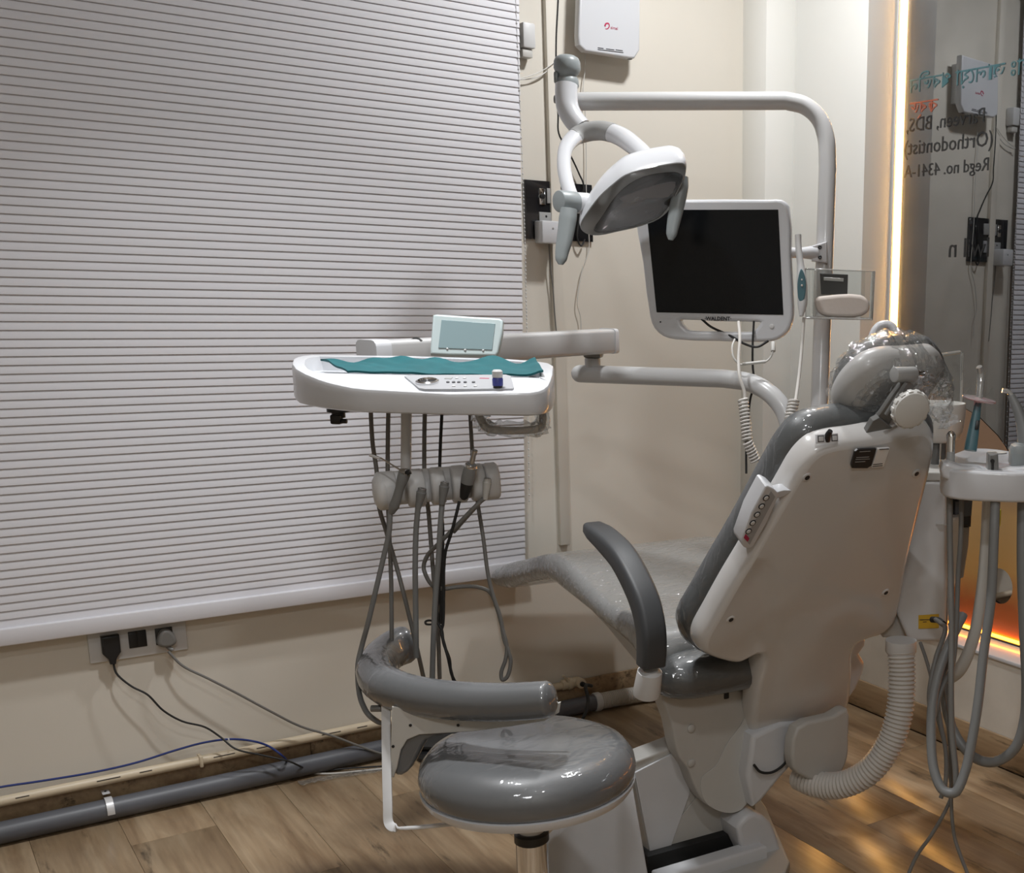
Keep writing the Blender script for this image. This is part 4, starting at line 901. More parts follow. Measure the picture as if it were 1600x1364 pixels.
# head: lens plane faces the camera and down
HC = LP(985, 308, 2.90); hn = nrm(TOCAM * A(1, 1, 0) * .9 + A(0, 0, -.75) + RIGHT * .18)
hy = nrm(UP - hn * np.dot(UP, hn)); hx = np.cross(hy, hn)
def lampx(pts): return [(850 + a / 4.872, 150 + b / 4.872) for a, b in pts]
rimp = lampx([(275, 975), (330, 880), (420, 762), (530, 662), (620, 597), (780, 547), (930, 517), (1050, 506), (1078, 530), (1076, 600), (1040, 690), (960, 830), (880, 925), (740, 988), (560, 1030), (420, 1058), (335, 1050), (285, 1015)])
lensp = lampx([(382, 1018), (450, 905), (540, 770), (650, 668), (760, 612), (900, 582), (1010, 580), (1056, 610), (1000, 740), (930, 875), (830, 945), (620, 1006), (420, 1038)])
r2 = sm2(unproj2(rimp, HC, hx, hy), 3); l2 = sm2(unproj2(lensp, HC, hx, hy), 3)
# shell dome drifting up and back
def drift(loop, o, levels):
    P = [A(*p) for p in loop]; c = sum(P) / len(P); v = []; f = []; n = len(P)
    for s_, h, dy, dxx in levels:
        for p in P:
            r = c + (p - c) * s_; v.append(np.array(o) + hx * (r[0] + dxx) + hy * (r[1] + dy) + hn * h)
    for l in range(len(levels) - 1):
        for i in range(n): f.append((l * n + i, l * n + (i + 1) % n, (l + 1) * n + (i + 1) % n, (l + 1) * n + i))
    m = M().add(v, f); m.f.append(tuple((len(levels) - 1) * n + i for i in range(n)))
    return m
hd = build('lamp_head', drift(r2, HC, [(.985, .002, 0, 0), (1.0, 0, 0, 0), (1.015, -.012, .002, 0), (1.0, -.035, .006, 0), (.94, -.060, .008, 0), (.84, -.080, .010, 0), (.66, -.096, .010, 0), (.4, -.104, .01, 0), (.02, -.107, .01, 0)]), m_white, olt, 60)
ring = prism([r2, l2], HC, hx, hy, -.004, .003, .0025); build('lens_surround', ring, m_visor, hd)
build('lens', prism(l2, HC, hx, hy, -.001, .002, .0008), m_glasslens, hd)
cc = A(*[sum(p[i] for p in l2) / len(l2) for i in range(2)])
build('reflector', drift([tuple(cc + (A(*p) - cc) * .97) for p in l2], HC, [(1.01, -.003, 0, 0), (.92, -.014, 0, 0), (.75, -.026, 0, 0), (.5, -.036, 0, 0), (.25, -.041, 0, 0), (.02, -.043, 0, 0)]), m_reflect, hd)
bc_ = HC + hx * cc[0] + hy * cc[1]
build('bulb_hood', prism(sm2([(-.05, .0), (-.02, .018), (.045, .045), (.085, .052), (.07, .012), (.02, .005), (-.03, -.012)], 3), bc_ - hn * .010, hx, hy, 0, .006, .0015), m_white2, hd)
build('bulb', ball(bc_ - hn * .012 - hx * .005, .013, 14, hn, 1, .8), m_chrome, hd)
for p, d, s_ in (((889, 316), 2.935, -1), ((1062, 268), 2.95, 1)):
    pc_ = D(*p, d)
    if s_ < 0:
        build('pivot_knob', cyl(pc_ - RIGHT * .020 - FWD * .03, pc_ + RIGHT * .016 + FWD * .012, .0265, 26), m_graygreen, hd)
        build('pivot_collar', cyl(pc_ + RIGHT * .012 + FWD * .01, pc_ + RIGHT * .045 + FWD * .03, .0255, 26), m_white, hd)
def grip(pts, d, r):
    P = spline([D(*p, d) for p in pts], 6); n = len(P)
    return sweep(P, circ(r, 16, r * .62), fixed=nrm(TOCAM), scale=[np.interp(i / (n - 1), [0, .15, .6, .9, 1], [.9, 1, .85, .65, .3]) for i in range(n)])
build('handle', grip([(889, 326), (886, 350), (882, 375), (878, 395), (876, 413)], 2.90, .0225), m_graygreen, hd, 60, label='gray green left handle of the lamp')
build('handle', grip([(1064, 276), (1062, 300), (1056, 330), (1051, 355), (1048, 375)], 2.925, .0205), m_graygreen, hd, 60)

# ================================================================== MONITOR
MD = 3.10
MC = D(1118, 410, MD); mn = nrm(TOCAM + UP * -.0); 
A_, B_ = D(1008, 328, 3.075), D(1216, 328, 3.045); C_ = D(1026, 488, 3.13)
mx = nrm(B_ - A_); my = nrm((A_ - C_) - mx * np.dot(A_ - C_, mx)); mz = np.cross(mx, my)
mon = thing('monitor', 'white framed monitor with a blank black screen mounted on the lamp pole', 'monitor', D(1118, 533, MD))
fo = sm2(unproj2([(992, 322), (1000, 314), (1060, 311.5), (1200, 311.5), (1222, 312), (1232, 322), (1235, 400), (1239, 480), (1238, 500), (1231, 518), (1216, 530), (1196, 534), (1120, 533), (1055, 530.5), (1035, 525), (1022, 513), (1015, 495), (1004, 410)], MC, mx, my), 2)
ho = sm2(unproj2([(1062, 501), (1068, 499.5), (1120, 502), (1180, 503), (1188, 504), (1186, 508), (1178, 517), (1172, 518.5), (1120, 518), (1080, 516.5), (1072, 514)], MC, mx, my), 2)
bz = build('case', prism([fo, ho], MC, mx, my, -.045, .0, .009), m_white, mon)
scn = unproj2([(1010, 328), (1216, 327.5), (1224, 492), (1026, 488)], MC, mx, my)
build('screen', prism(scn, MC, mx, my, -.002, .0015, .0005), m_screen, mon)
P = onP(1122, 500.5, MC + mz * .0008, mz); build('brand_text', text_mesh('·WALDENT·', P, mx, my, .0135, 'CENTER', .0003, .0004), m_dark, mon)
P = onP(1206, 510, MC, mz); build('power_button', lathe([(.0065, -.001), (.0065, .0015), (.005, .0025), (.001, .0025)], P, mz, 16), m_white2, mon)
P = onP(1032, 503, MC, mz); build('sensor_hole', lathe([(.0022, -.001), (.0022, .0006), (.001, .0006)], P, mz, 10), m_black, mon)
mb = build('pole_bracket', prism(unproj2([(1268, 384), (1292, 377), (1293, 411), (1268, 408)], D(1280, 395, 3.235), RIGHT, UP), D(1280, 395, 3.235), RIGHT, UP, -.07, 0, .004), m_white, mon)
for p in ((1281, 386.5), (1281, 402)):
    Q = D(*p, 3.233); build('bolt', lathe([(.0055, 0), (.0055, .003), (.003, .004), (.001, .003)], Q, TOCAM, 14), m_black, mb)
build('mount_arm', tube([D(1130, 400, 3.22), D(1225, 395, 3.22), D(1250, 395, 3.23), D(1275, 395, 3.25)], .017, 14, scale=[1, .9, .8, 1.2]), m_white, mon)
# cords below the monitor
def coil(p0, p1, r, turns, wire, bend=(0, 0, 0)):
    pts = []; n = turns * 10; p0 = np.array(p0); p1 = np.array(p1); ax = nrm(p1 - p0); x = nrm(np.cross(ax, FWD)); y = np.cross(ax, x)
    for i in range(n + 1):
        t = i / n; c = p0 + (p1 - p0) * t + A(*bend) * (4 * t * (1 - t)); a = 2 * math.pi * t * turns
        pts.append(c + x * r * math.cos(a) + y * r * math.sin(a))
    return sweep(pts, circ(wire, 6))
CD = 3.02
cc_ = M(); cc_.join(tube([D(1154, 503, CD + .06), D(1156, 530, CD + .02), D(1154, 560, CD), D(1156, 590, CD - .02), D(1163, 612, CD - .02), D(1164, 624, CD - .02)], .0042, 8)); cc_.join(coil(D(1161, 624, CD - .02), D(1168, 690, CD - .02), .011, 12, .0036)); cc_.join(coil(D(1168, 690, CD - .02), D(1181, 722, CD), .011, 7, .0036))
tag(build('coiled_cord', cc_, m_corr), 'cream coiled cord hanging below the monitor, left of the arm bend', 'cord')
cc_ = M(); cc_.join(tube([D(1256, 497, 3.08), D(1253, 540, 3.05), D(1248, 590, 3.02), D(1243, 626, 2.98)], .0042, 8)); cc_.join(coil(D(1240, 626, 2.96), D(1231, 672, 2.95), .012, 9, .0036))
tag(build('coiled_cord', cc_, m_corr), 'cream coiled cord hanging from the acrylic holder over the arm bend', 'cord')
cable('signal_cable', [D(1096, 498, 3.14), D(1110, 510, 3.15), D(1140, 524, 3.14), D(1165, 538, 3.10), D(1183, 542, 3.08), D(1200, 533, 3.1)], .0032, m_rubber, 'black cable loop seen through the monitor handle')
cable('signal_cable', [D(1178, 500, 3.13), D(1176, 540, 3.12), D(1176, 570, 3.12), D(1178, 600, 3.12), D(1172, 625, 3.12), D(1169, 660, 3.1), D(1166, 700, 3.1), D(1166, 740, 3.1)], .003, m_rubber, 'black cable hanging straight down behind the cream coiled cord')
cable('adapter_lead', [D(1208, 548, 3.05), D(1204, 558, 3.05), D(1196, 565, 3.05), D(1175, 568, 3.05), D(1156, 569, 3.05), D(1146, 558, 3.05), D(1144, 542, 3.06), D(1148, 530, 3.08)], .0026, m_offw, 'thin off white lead looping under the monitor')
tag(build('lead_plug', cyl(D(1208, 535, 3.06), D(1208, 549, 3.05), .0065, 12), m_offw), 'off white plug under the lower right corner of the monitor', 'plug')
tag(build('lead_sleeve', cyl(D(1160, 569, 3.05), D(1196, 565, 3.05), .0042, 10), m_offw), 'off white inline sleeve on the thin lead under the monitor', 'cable')

# ================================================================== ACRYLIC HOLDER, TISSUES, CAMERA WAND
AD = 3.10
ah = thing('acrylic_holder', 'clear acrylic box holder fixed to the lamp pole right of the monitor', 'holder', D(1310, 498, AD))
def quad(pts, d, mt, name, par, t=.004):
    O_ = D(pts[0][0], pts[0][1], d); return build(name, prism(unproj2(pts, O_, RIGHT, UP), O_, RIGHT, UP, -t / 2, t / 2, .0008), mt, par)
quad([(1256, 419), (1367, 424), (1363, 500), (1258, 497)], AD, m_acryl, 'front_wall', ah)
quad([(1268, 421), (1352, 424), (1350, 492), (1268, 490)], AD + .09, m_acryl, 'rear_wall', ah)
quad([(1362, 424), (1367, 424), (1363, 500), (1359, 500)], AD + .04, m_acryledge, 'side_wall', ah, .08)
quad([(1258, 420), (1266, 420), (1266, 497), (1258, 497)], AD + .02, m_acryl, 'side_wall', ah, .06)
quad([(1260, 494), (1363, 497), (1363, 500), (1260, 498)], AD + .04, m_acryledge, 'floor_wall', ah, .08)
build('rim', tube([D(1258, 420, AD - .002), D(1366, 424, AD - .002), D(1363, 499, AD - .002), D(1259, 497, AD - .002), D(1258, 420, AD - .002)], .0022, 6, smooth=False), m_acryledge, ah)
quad([(1272, 422), (1277, 422), (1275, 494), (1270, 494)], AD + .01, m_acryledge, 'divider', ah, .04)
tk = thing('cassette_reader', 'black card reader inside the clear acrylic holder', 'device', D(1304, 462, AD + .05))
quad([(1281, 427), (1325, 429), (1324, 461), (1283, 460)], AD + .055, m_black, 'body', tk, .02)
quad([(1287, 433), (1318, 435), (1318, 440), (1287, 438)], AD + .04, m_steel, 'slot', tk, .006)
ts = [(1274, 466), (1290, 462), (1345, 461), (1356, 470), (1358, 484), (1345, 494), (1310, 496), (1284, 492), (1275, 482)]
O_ = D(1316, 478, AD + .02); tm = prism(sm2(unproj2(ts, O_, RIGHT, UP), 3), O_, RIGHT, UP, -.04, .02, .010)
tag(build('tissue_pack', tm, m_tissue), 'crumpled beige tissue pack at the bottom of the acrylic holder', 'tissue')
wd = thing('camera_wand', 'white intraoral camera wand with teal body standing in the acrylic holder', 'dental camera', D(1254, 497, 3.06))
build('wand', sweep(spline([D(1247, 367, 3.06), D(1248, 390, 3.06), D(1251, 415, 3.06), D(1253, 440, 3.06), D(1254, 470, 3.06), D(1252, 494, 3.06)], 5), circ(.0085, 12), scale=[np.interp(i / 25, [0, .1, .4, .6, .85, 1], [1.0, .95, 1.1, 1.6, 1.5, .6]) for i in range(26)]), m_white2, wd, 60)
O_ = D(1253, 447, 3.042); build('grip_pad', prism(sm2(unproj2([(1252, 420), (1258, 432), (1259, 455), (1255, 470), (1249, 470), (1246, 450), (1248, 430)], O_, RIGHT, UP), 3), O_, RIGHT, UP, -.006, .003, .003), m_tealp, wd)
for y in (428, 437, 446): build('button', ball(D(1253, y, 3.037), .003, 8), m_white2, wd)

# ================================================================== DELIVERY UNIT (arms, tray, instrument rack)
du = thing('delivery_unit', 'white dental delivery tray on a folding arm in front of the blind', 'dental tray', D(1230, 720, 3.0))
la = [D(906, 584, 3.30), D(960, 585, 3.27), D(1060, 588, 3.19), D(1130, 591.5, 3.13), D(1172, 598, 3.09), D(1203, 615, 3.06), D(1224, 640, 3.05), D(1236, 675, 3.05), D(1240, 760, 3.05)]
la_ = [la[0]] + spline(la[3:8], 6) + [la[8]]
build('lower_arm', sweep(la_, circ(.0245, 20), up=UP), m_pole, du, 60)
build('arm_end', ball(D(906, 584, 3.30), .0243, 16, nrm(la[1] - la[0])), m_pole, du, 60)
jb = D(926, 566, 3.285)
build('arm_post', cyl(jb - UP * .02, jb + UP * .012, .022, 18), m_pole, du)
build('arm_knuckle', rbox(D(927, 552, 3.285), (.05, .05, .026), (RIGHT, FWD, UP), .008), m_bracket, du)
e0, e1 = D(944, 533, 3.27), D(580, 556, 2.62)
hgt = .066
ax = nrm(e1 - e0)
ub = sweep([e0 - ax * .02, e0, e1], rrect(hgt, .06, .010, 3), up=UP); build('upper_arm', ub, m_pole, du)
build('arm_cap', sweep([e0 - ax * .026, e0 - ax * .012], rrect(hgt * 1.04, .064, .010, 3), up=UP), m_white, du)
build('arm_cap', sweep([e1 - ax * .03, e1 + ax * .012], rrect(hgt * 1.08, .068, .014, 3), up=UP), m_white, du)
P = D(935, 540, 3.238); build('arm_bolt', lathe([(.008, 0), (.008, .003), (.004, .005), (.001, .005)], P, TOCAM, 14), m_steel, du)
build('arm_clip', tube([D(643, 533, 2.70), D(652, 530, 2.70), D(658, 534, 2.70)], .005, 8), m_rubber, du)
# tray body, plan in (r, b) = (right, away) measured from the camera foot
def TR(r, b, z): return A(CAM[0], CAM[1], 0) + RIGHT * r + FWD * b + UP * z
def dep(px, py, z): # plan coordinates of a pixel at height z
    P = onZ(px, py, z) - A(CAM[0], CAM[1], 0); return float(np.dot(P, RIGHT)), float(np.dot(P, FWD))
TD = 2.25
fA, fB = D(562, 642, TD), D(836, 638, TD)          # bottom front corners
zbot = (fA[2] + fB[2]) / 2
rx = lambda px, d: (px - PX) / F * d
plan = [(rx(545, 2.24), 2.24), (rx(580, 2.22), 2.22), (rx(830, 2.22), 2.22), (rx(850, 2.24), 2.245), (rx(861, 2.30), 2.30), (rx(862, 2.40), 2.42), (rx(855, 2.52), 2.54), (rx(800, 2.6), 2.60), (rx(500, 2.6), 2.60), (rx(482, 2.56), 2.56), (rx(474, 2.48), 2.48), (rx(484, 2.38), 2.36), (rx(510, 2.28), 2.28)]
# convert: forward distance along the tilted optical axis -> ground plan
pl2 = []
for r_, d_ in plan:
    P = CAM + RM[0] * r_ + RM[2] * d_; g = P - A(CAM[0], CAM[1], 0); pl2.append((float(np.dot(g, RIGHT)), float(np.dot(g, FWD))))
pl2 = sm2(pl2, 2)
cen = A(*[sum(p[i] for p in pl2) / len(pl2) for i in range(2)])
def ring_(s, z, zf=None, inset=0):
    out = []
    for p in pl2:
        q = cen + (A(*p) - cen) * s
        out.append(TR(q[0], q[1], z))
    return out
bmin, bmax = min(p[1] for p in pl2), max(p[1] for p in pl2)
def ztop(b): # rim height rises from the front lip to the back
    t = (b - bmin) / (bmax - bmin); return np.interp(t, [0, .02, .30, .45, 1], [0, .004, .026, .034, .044])
zl = D(700, 607, TD)[2]                               # front lip top
v = []; f = []; n = len(pl2)
lev = [('b', .94, zbot), ('b', .985, zbot + .003), ('b', 1.0, zbot + .012), ('m', 1.0, .5), ('t', 1.0, -.006), ('t', .992, -.001), ('t', .975, .0)]
for kind, s_, z_ in lev:
    for p in pl2:
        q = cen + (A(*p) - cen) * s_; zt = zl + ztop(p[1])
        z = z_ if kind == 'b' else (zbot + (zt - zbot) * z_ if kind == 'm' else zt + z_)
        v.append(TR(q[0], q[1], z))
for l in range(len(lev) - 1):
    for i in range(n): f.append((l * n + i, l * n + (i + 1) % n, (l + 1) * n + (i + 1) % n, (l + 1) * n + i))
f.append(tuple(range(n))[::-1])
# top: lip -> recess
rec = unproj2([(513, 558), (560, 581), (600, 584), (846, 584), (853, 570), (840, 562), (795, 558)], TR(0, 0, zl + .030), RIGHT, FWD)
b0_ = len(v)
rr = []
for p in pl2:
    q = cen + (A(*p) - cen) * .975; br_ = max(q[1], bmin + .135); s_ = .90
    q2 = cen + (A(*p) - cen) * s_; br2 = max(q2[1], bmin + .115); rr.append((q2[0], br2))
top0 = (len(lev) - 1) * n
for p in rr: v.append(TR(p[0], p[1], zl + ztop(p[1]) - .001))
for p in rr: v.append(TR(cen[0] + (p[0] - cen[0]) * .98, p[1] + .002, zl + .012))
for i in range(n):
    f.append((top0 + i, top0 + (i + 1) % n, b0_ + (i + 1) % n, b0_ + i)); f.append((b0_ + i, b0_ + (i + 1) % n, b0_ + n + (i + 1) % n, b0_ + n + i))
f.append(tuple(b0_ + n + i for i in range(n)))
ty = build('tray', M().add(v, f), m_white, du, 50)
# control panel on the sloping front ledge
sA = TR(cen[0], bmin + .01, zl + .004); sB = TR(cen[0], bmin + .11, zl + ztop(bmin + .11)); sy = nrm(sB - sA); sn = np.cross(RIGHT, sy)
PO = onP(715, 597, sA + sn * .0015, sn)
cp2 = unproj2([(632, 588), (640, 586.5), (790, 586), (798, 588), (803, 606), (801, 608), (664, 608.5), (655, 607)], PO, RIGHT, sy)
pn_ = build('control_panel', prism(cp2, PO, RIGHT, sy, -.004, .001, .0006), m_grayp, du)
Q = onP(668, 598, PO, sn); build('gauge', lathe([(.021, -.001), (.021, .004), (.017, .006), (.016, .002), (.001, .0015)], Q, sn, 26), m_chrome, pn_)
build('gauge_face', lathe([(.0145, .001), (.0145, .0028), (.001, .0028)], Q, sn, 22), m_black, pn_)
Q = onP(701, 592, PO, sn); build('display', rbox(Q + sn * .001, (.013, .010, .002), (RIGHT, sy, sn), .0004), m_lightgray, pn_)
for p in ((714, 592), (726, 592), (700, 598.5), (709, 598.5), (717, 598.5), (727, 598.5), (740, 598.5), (709, 604.5), (727, 604.5), (743, 604.5)):
    Q = onP(*p, PO, sn); build('button', lathe([(.0032, 0), (.0032, .0016), (.002, .0022), (.0005, .0022)], Q + sn * .001, sn, 10), m_white2 if p[1] != 598.5 else m_dark, pn_)
Q = onP(757, 592, PO, sn); build('power_mark', rbox(Q + sn * .001, (.018, .004, .001), (RIGHT, sy, sn), .0003), m_red, pn_)
Q = onP(778, 606, PO, sn); kb = build('water_valve', lathe([(.0085, 0), (.0085, .004)], Q, UP, 16), m_black, pn_)
build('valve_body', lathe([(.0095, .004), (.0098, .016), (.0085, .019)], Q, UP, 18), m_blueknob, kb)
build('valve_cap', lathe([(.009, .019), (.0095, .021), (.0095, .030), (.007, .033), (.001, .0335)], Q, UP, 18), m_white2, kb)
# underside: handle with film, pivot, post
uh = [D(746, 640, 2.30), D(751, 655, 2.30), D(760, 668, 2.30), D(775, 672, 2.30), D(835, 671, 2.31), D(846, 666, 2.33), D(848, 640, 2.36)]
hd_ = build('tray_handle', tube(uh, .0078, 12, sub=5), m_white2, du, 60)
fm = sweep(spline([p + A(0, 0, .002) for p in uh], 5), circ(.014, 10)); fm.v = [tuple(np.array(p) + .0035 * rnd.randn(3)) for p in fm.v]
build('film_wrap', fm, m_film, hd_, 15, label='clear crinkled film around the tray handle')
build('tray_pivot', lathe([(.022, 0), (.022, -.012), (.013, -.014), (.013, -.024)], D(528, 634, 2.38), n=20), m_black, du)
build('pivot_screw', rbox(D(526, 655, 2.38), (.022, .018, .02), (RIGHT, FWD, UP), .004), m_black, du)
build('pivot_wing', cyl(D(528, 658, 2.38), D(542, 658, 2.38), .005, 10), m_black, du)
build('tray_edge_clip', rbox(D(505, 628, 2.36), (.012, .01, .008), (RIGHT, FWD, UP), .002), m_black, du)
build('rack_post', sweep([D(635, 640, 2.36), D(634, 750, 2.36)], circ(.0102, 16)), m_white2, du)
# instrument rack
ra0, ra1 = D(604, 767, 2.26), D(768, 752, 2.34)
rax = nrm(ra1 - ra0); rl = np.linalg.norm(ra1 - ra0)
rup = nrm(UP - rax * np.dot(UP, rax)); rfw = np.cross(rup, rax)   # towards the camera
if np.dot(rfw, TOCAM) < 0: rfw = -rfw
rs = [(-.034, -.02), (-.034, .012), (-.022, .026), (.0, .033), (.022, .028), (.034, .010), (.034, -.02)]
def rk(t, w, sec, sc_=1.0): # slice of the rack
    c_ = ra0 + rax * (t * rl); return sweep([c_ - rax * w / 2, c_ - rax * (w / 2 - .004), c_ + rax * (w / 2 - .004), c_ + rax * w / 2], [(a * sc_, b * sc_) for a, b in sec], up=rup, scale=[.9, 1, 1, .9])
sec_full = sm2([(a, -b if np.dot(np.cross(rax, rup), rfw) < 0 else b) for a, b in rs], 2)
sec_back = sm2([(a, (-b if np.dot(np.cross(rax, rup), rfw) < 0 else b)) for a, b in [(-.030, -.02), (-.028, -.004), (.0, -.002), (.024, -.006), (.034, -.02)]], 2)
rko = build('instrument_rack', sweep([ra0, ra1], sec_back, up=rup), m_white2, du, 60)
fins = [(.0, .036), (.27, .032), (.475, .026), (.68, .028), (.86, .026), (1.0, .026)]
for t, w in fins: build('rack_fin', rk(t, w, sec_full), m_white2, rko, 60)
build('rack_end_cap', lathe([(.001, .010), (.022, .008), (.033, .002), (.036, -.008), (.034, -.014)], ra0 - rax * .016, -rax, 26, 1.0), m_white2, rko, 60)
# film viewer standing at the back of the tray
VO = D(728, 525, 2.62); vt = 18
vy = nrm(UP * math.cos(math.radians(vt)) + FWD * math.sin(math.radians(vt))); 
vx = nrm(D(783, 498, 2.62) - D(676, 494, 2.60)); vy = nrm(vy - vx * np.dot(vy, vx))
fv = thing('film_viewer', 'small pale green film viewer with a gray screen standing behind the tray', 'film viewer', D(725, 557, 2.62))
vo = sm2(unproj2([(676, 492), (682, 490.5), (780, 497), (786, 501), (785, 520), (779, 550), (775, 556), (700, 555), (672, 553), (672, 545)], VO, vx, vy), 1)
build('frame', prism(vo, VO, vx, vy, -.022, 0, .005), m_frost, fv)
vs = unproj2([(690, 500), (774, 506), (769, 547), (685, 544)], VO, vx, vy); sc_o = build('screen', prism(vs, VO, vx, vy, -.001, .002, .0008), m_pane2, fv)
for p in ((699, 545), (727, 547), (755, 547.5)): build('button', ball(onP(*p, VO + mz * 0, np.cross(vx, vy)), .003, 10), m_white2, fv)
# green cloth in the tray
ng, mg = 46, 14; v = []; f = []
for j in range(mg):
    for i in range(ng):
        s_ = i / (ng - 1); t = j / (mg - 1)
        d_ = 2.335 + .205 * t
        px_ = np.interp(s_, [0, 1], [np.interp(t, [0, 1], [556, 516]), np.interp(t, [0, 1], [850, 838])])
        g_ = CAM + RM[0] * ((px_ - PX) / F * d_) + RM[2] * d_ - A(CAM[0], CAM[1], 0)
        P = TR(float(np.dot(g_, RIGHT)), float(np.dot(g_, FWD)), zl + .0285 + .012 * t)
        w = .0032 * math.sin(9 * s_ + 4 * t) + .0026 * math.sin(23 * s_ - 6 * t + 1) + .0018 * math.sin(41 * s_ + 11 * t)
        bulge = .016 * math.exp(-((s_ - .78) / .07) ** 2) * t ** 2 + .010 * math.exp(-((s_ - 1.0) / .05) ** 2) + .005 * math.exp(-((s_ - .40) / .06) ** 2) * t
        v.append(P + UP * (w * .9 * (.3 + t) + bulge))
for j in range(mg - 1):
    for i in range(ng - 1): f.append((j * ng + i, j * ng + i + 1, (j + 1) * ng + i + 1, (j + 1) * ng + i))
nv = len(v); v2 = [p - UP * .004 for p in v]; f2 = [tuple(q + nv for q in p[::-1]) for p in f]
edge = [i for i in range(ng)] + [j * ng + ng - 1 for j in range(1, mg)] + [(mg - 1) * ng + i for i in range(ng - 2, -1, -1)] + [j * ng for j in range(mg - 2, 0, -1)]
fe = [(edge[i], edge[(i + 1) % len(edge)], edge[(i + 1) % len(edge)] + nv, edge[i] + nv) for i in range(len(edge))]
tag(build('surgical_cloth', M().add(v + v2, f + f2 + fe), m_teal, None, 70), 'crumpled teal green cloth spread in the white tray', 'cloth')

# ---- instruments in the rack with their hoses
IC = lambda x, y, d: D(540 + x / 3.328, 690 + y / 3.328, d)
def hose(name, pts, r, mt, label, n=8, group=None): return tag(build(name, tube(pts, r, n, sub=7), mt, None, 60), label, 'hose', group)
# supply hoses from tray to behind the rack
TS = 2.38
for nm, pts, r, mt, lb in (
    ('supply_hose', [D(579, 636, TS), D(582, 690, TS), D(589, 740, TS), D(592, 790, TS), D(604, 832, TS), D(622, 894, TS), D(645, 985, TS), D(662, 1060, TS + .05), D(672, 1110, TS + .1)], .0045, m_gray, 'gray hose leftmost under the tray, slanting behind the rack end'),
    ('supply_hose', [D(607, 636, TS), D(606, 690, TS), D(606, 760, TS), D(608, 830, TS), D(611, 900, TS), D(612, 990, TS), D(612, 1060, TS + .02)], .0045, m_gray, 'gray hose second from left under the tray, hanging straight'),
    ('supply_hose', [D(664, 636, TS), D(663, 690, TS), D(664, 760, TS), D(669, 795, TS), D(675, 870, TS), D(679, 920, TS), D(684, 980, TS), D(687, 1060, TS + .03)], .0045, m_gray, 'gray hose right of the rack post, passing behind the rack'),
    ('supply_hose', [D(691, 636, TS), D(688, 700, TS), D(687, 760, TS), D(692, 830, TS), D(690, 900, TS), D(688, 975, TS)], .0034, m_rubber, 'black hose under the middle of the tray'),
    ('supply_hose', [D(734, 636, TS), D(737, 690, TS), D(740, 740, TS), D(747, 790, TS), D(755, 840, TS), D(763, 900, TS), D(772, 935, TS), D(782, 965, TS), D(788, 1000, TS), D(795, 1018, TS), D(798, 1035, TS), D(792, 1058, TS), D(785, 1062, TS), D(783, 1052, TS), D(790, 1030, TS), D(792, 1010, TS), D(786, 985, TS), D(778, 955, TS + .01), D(765, 925, TS + .01), D(745, 917, TS), D(715, 917, TS - .02), D(692, 920, TS - .03), D(676, 915, TS - .04), D(665, 898, TS - .05), D(662, 885, TS - .05), D(668, 868, TS - .06), D(690, 845, TS - .08), D(715, 820, TS - .09), D(740, 794, TS - .1), D(750, 785, TS - .1)], .0042, m_gray, 'gray hose rightmost under the tray, twisted into a long loop'),
    ('instrument_hose', [IC(232, 360, 2.235), IC(226, 470, 2.24), IC(200, 590, 2.25), IC(160, 760, 2.26), IC(115, 950, 2.28), IC(85, 1060, 2.3), IC(64, 1160, 2.3), IC(70, 1300, 2.28), IC(90, 1370, 2.26), IC(120, 1420, 2.25), IC(165, 1455, 2.26), IC(220, 1470, 2.3)], .0052, m_gray2, 'gray hose from the syringe looping round behind the stool backrest'),
    ('instrument_hose', [IC(376, 345, 2.25), IC(366, 470, 2.26), IC(362, 650, 2.27), IC(364, 850, 2.29), IC(366, 1000, 2.3), IC(368, 1120, 2.32)], .0056, m_gray2, 'gray hose hanging from the second rack instrument'),
    ('instrument_hose', [IC(502, 320, 2.27), IC(492, 450, 2.27), IC(482, 620, 2.28), IC(468, 800, 2.29), IC(458, 1000, 2.3), IC(453, 1150, 2.32), IC(450, 1260, 2.33)], .0056, m_gray2, 'gray hose hanging from the middle rack instrument'),
    ('motor_cable', [IC(592, 310, 2.28), IC(575, 380, 2.28), IC(548, 480, 2.29), IC(520, 570, 2.3), IC(511, 660, 2.31), IC(510, 800, 2.32), IC(506, 950, 2.33), IC(498, 985, 2.33), IC(515, 1060, 2.33), IC(532, 1120, 2.33), IC(545, 1180, 2.34), IC(562, 1245, 2.35)], .0032, m_rubber, 'black twisted motor cable hanging from the fourth rack slot'),
):
    hose(nm, pts, r, mt, lb)
cable('motor_cable', [IC(500, 560, 2.33), IC(486, 760, 2.33), IC(478, 930, 2.33), IC(500, 980, 2.33), IC(510, 1050, 2.335), IC(540, 1130, 2.335), IC(548, 1200, 2.34), IC(570, 1250, 2.35)], .0030, m_rubber, 'black cable twisted round the motor cable')
lp_ = spline([IC(470, 942, 2.31), IC(440, 930, 2.31), IC(416, 936, 2.31), IC(418, 948, 2.31), IC(450, 950, 2.32), IC(478, 945, 2.32)], 5)
tag(build('cable_clip', sweep(lp_, circ(.0022, 6)), m_rubber), 'small black wire loop sticking out from the hanging hoses', 'clip')
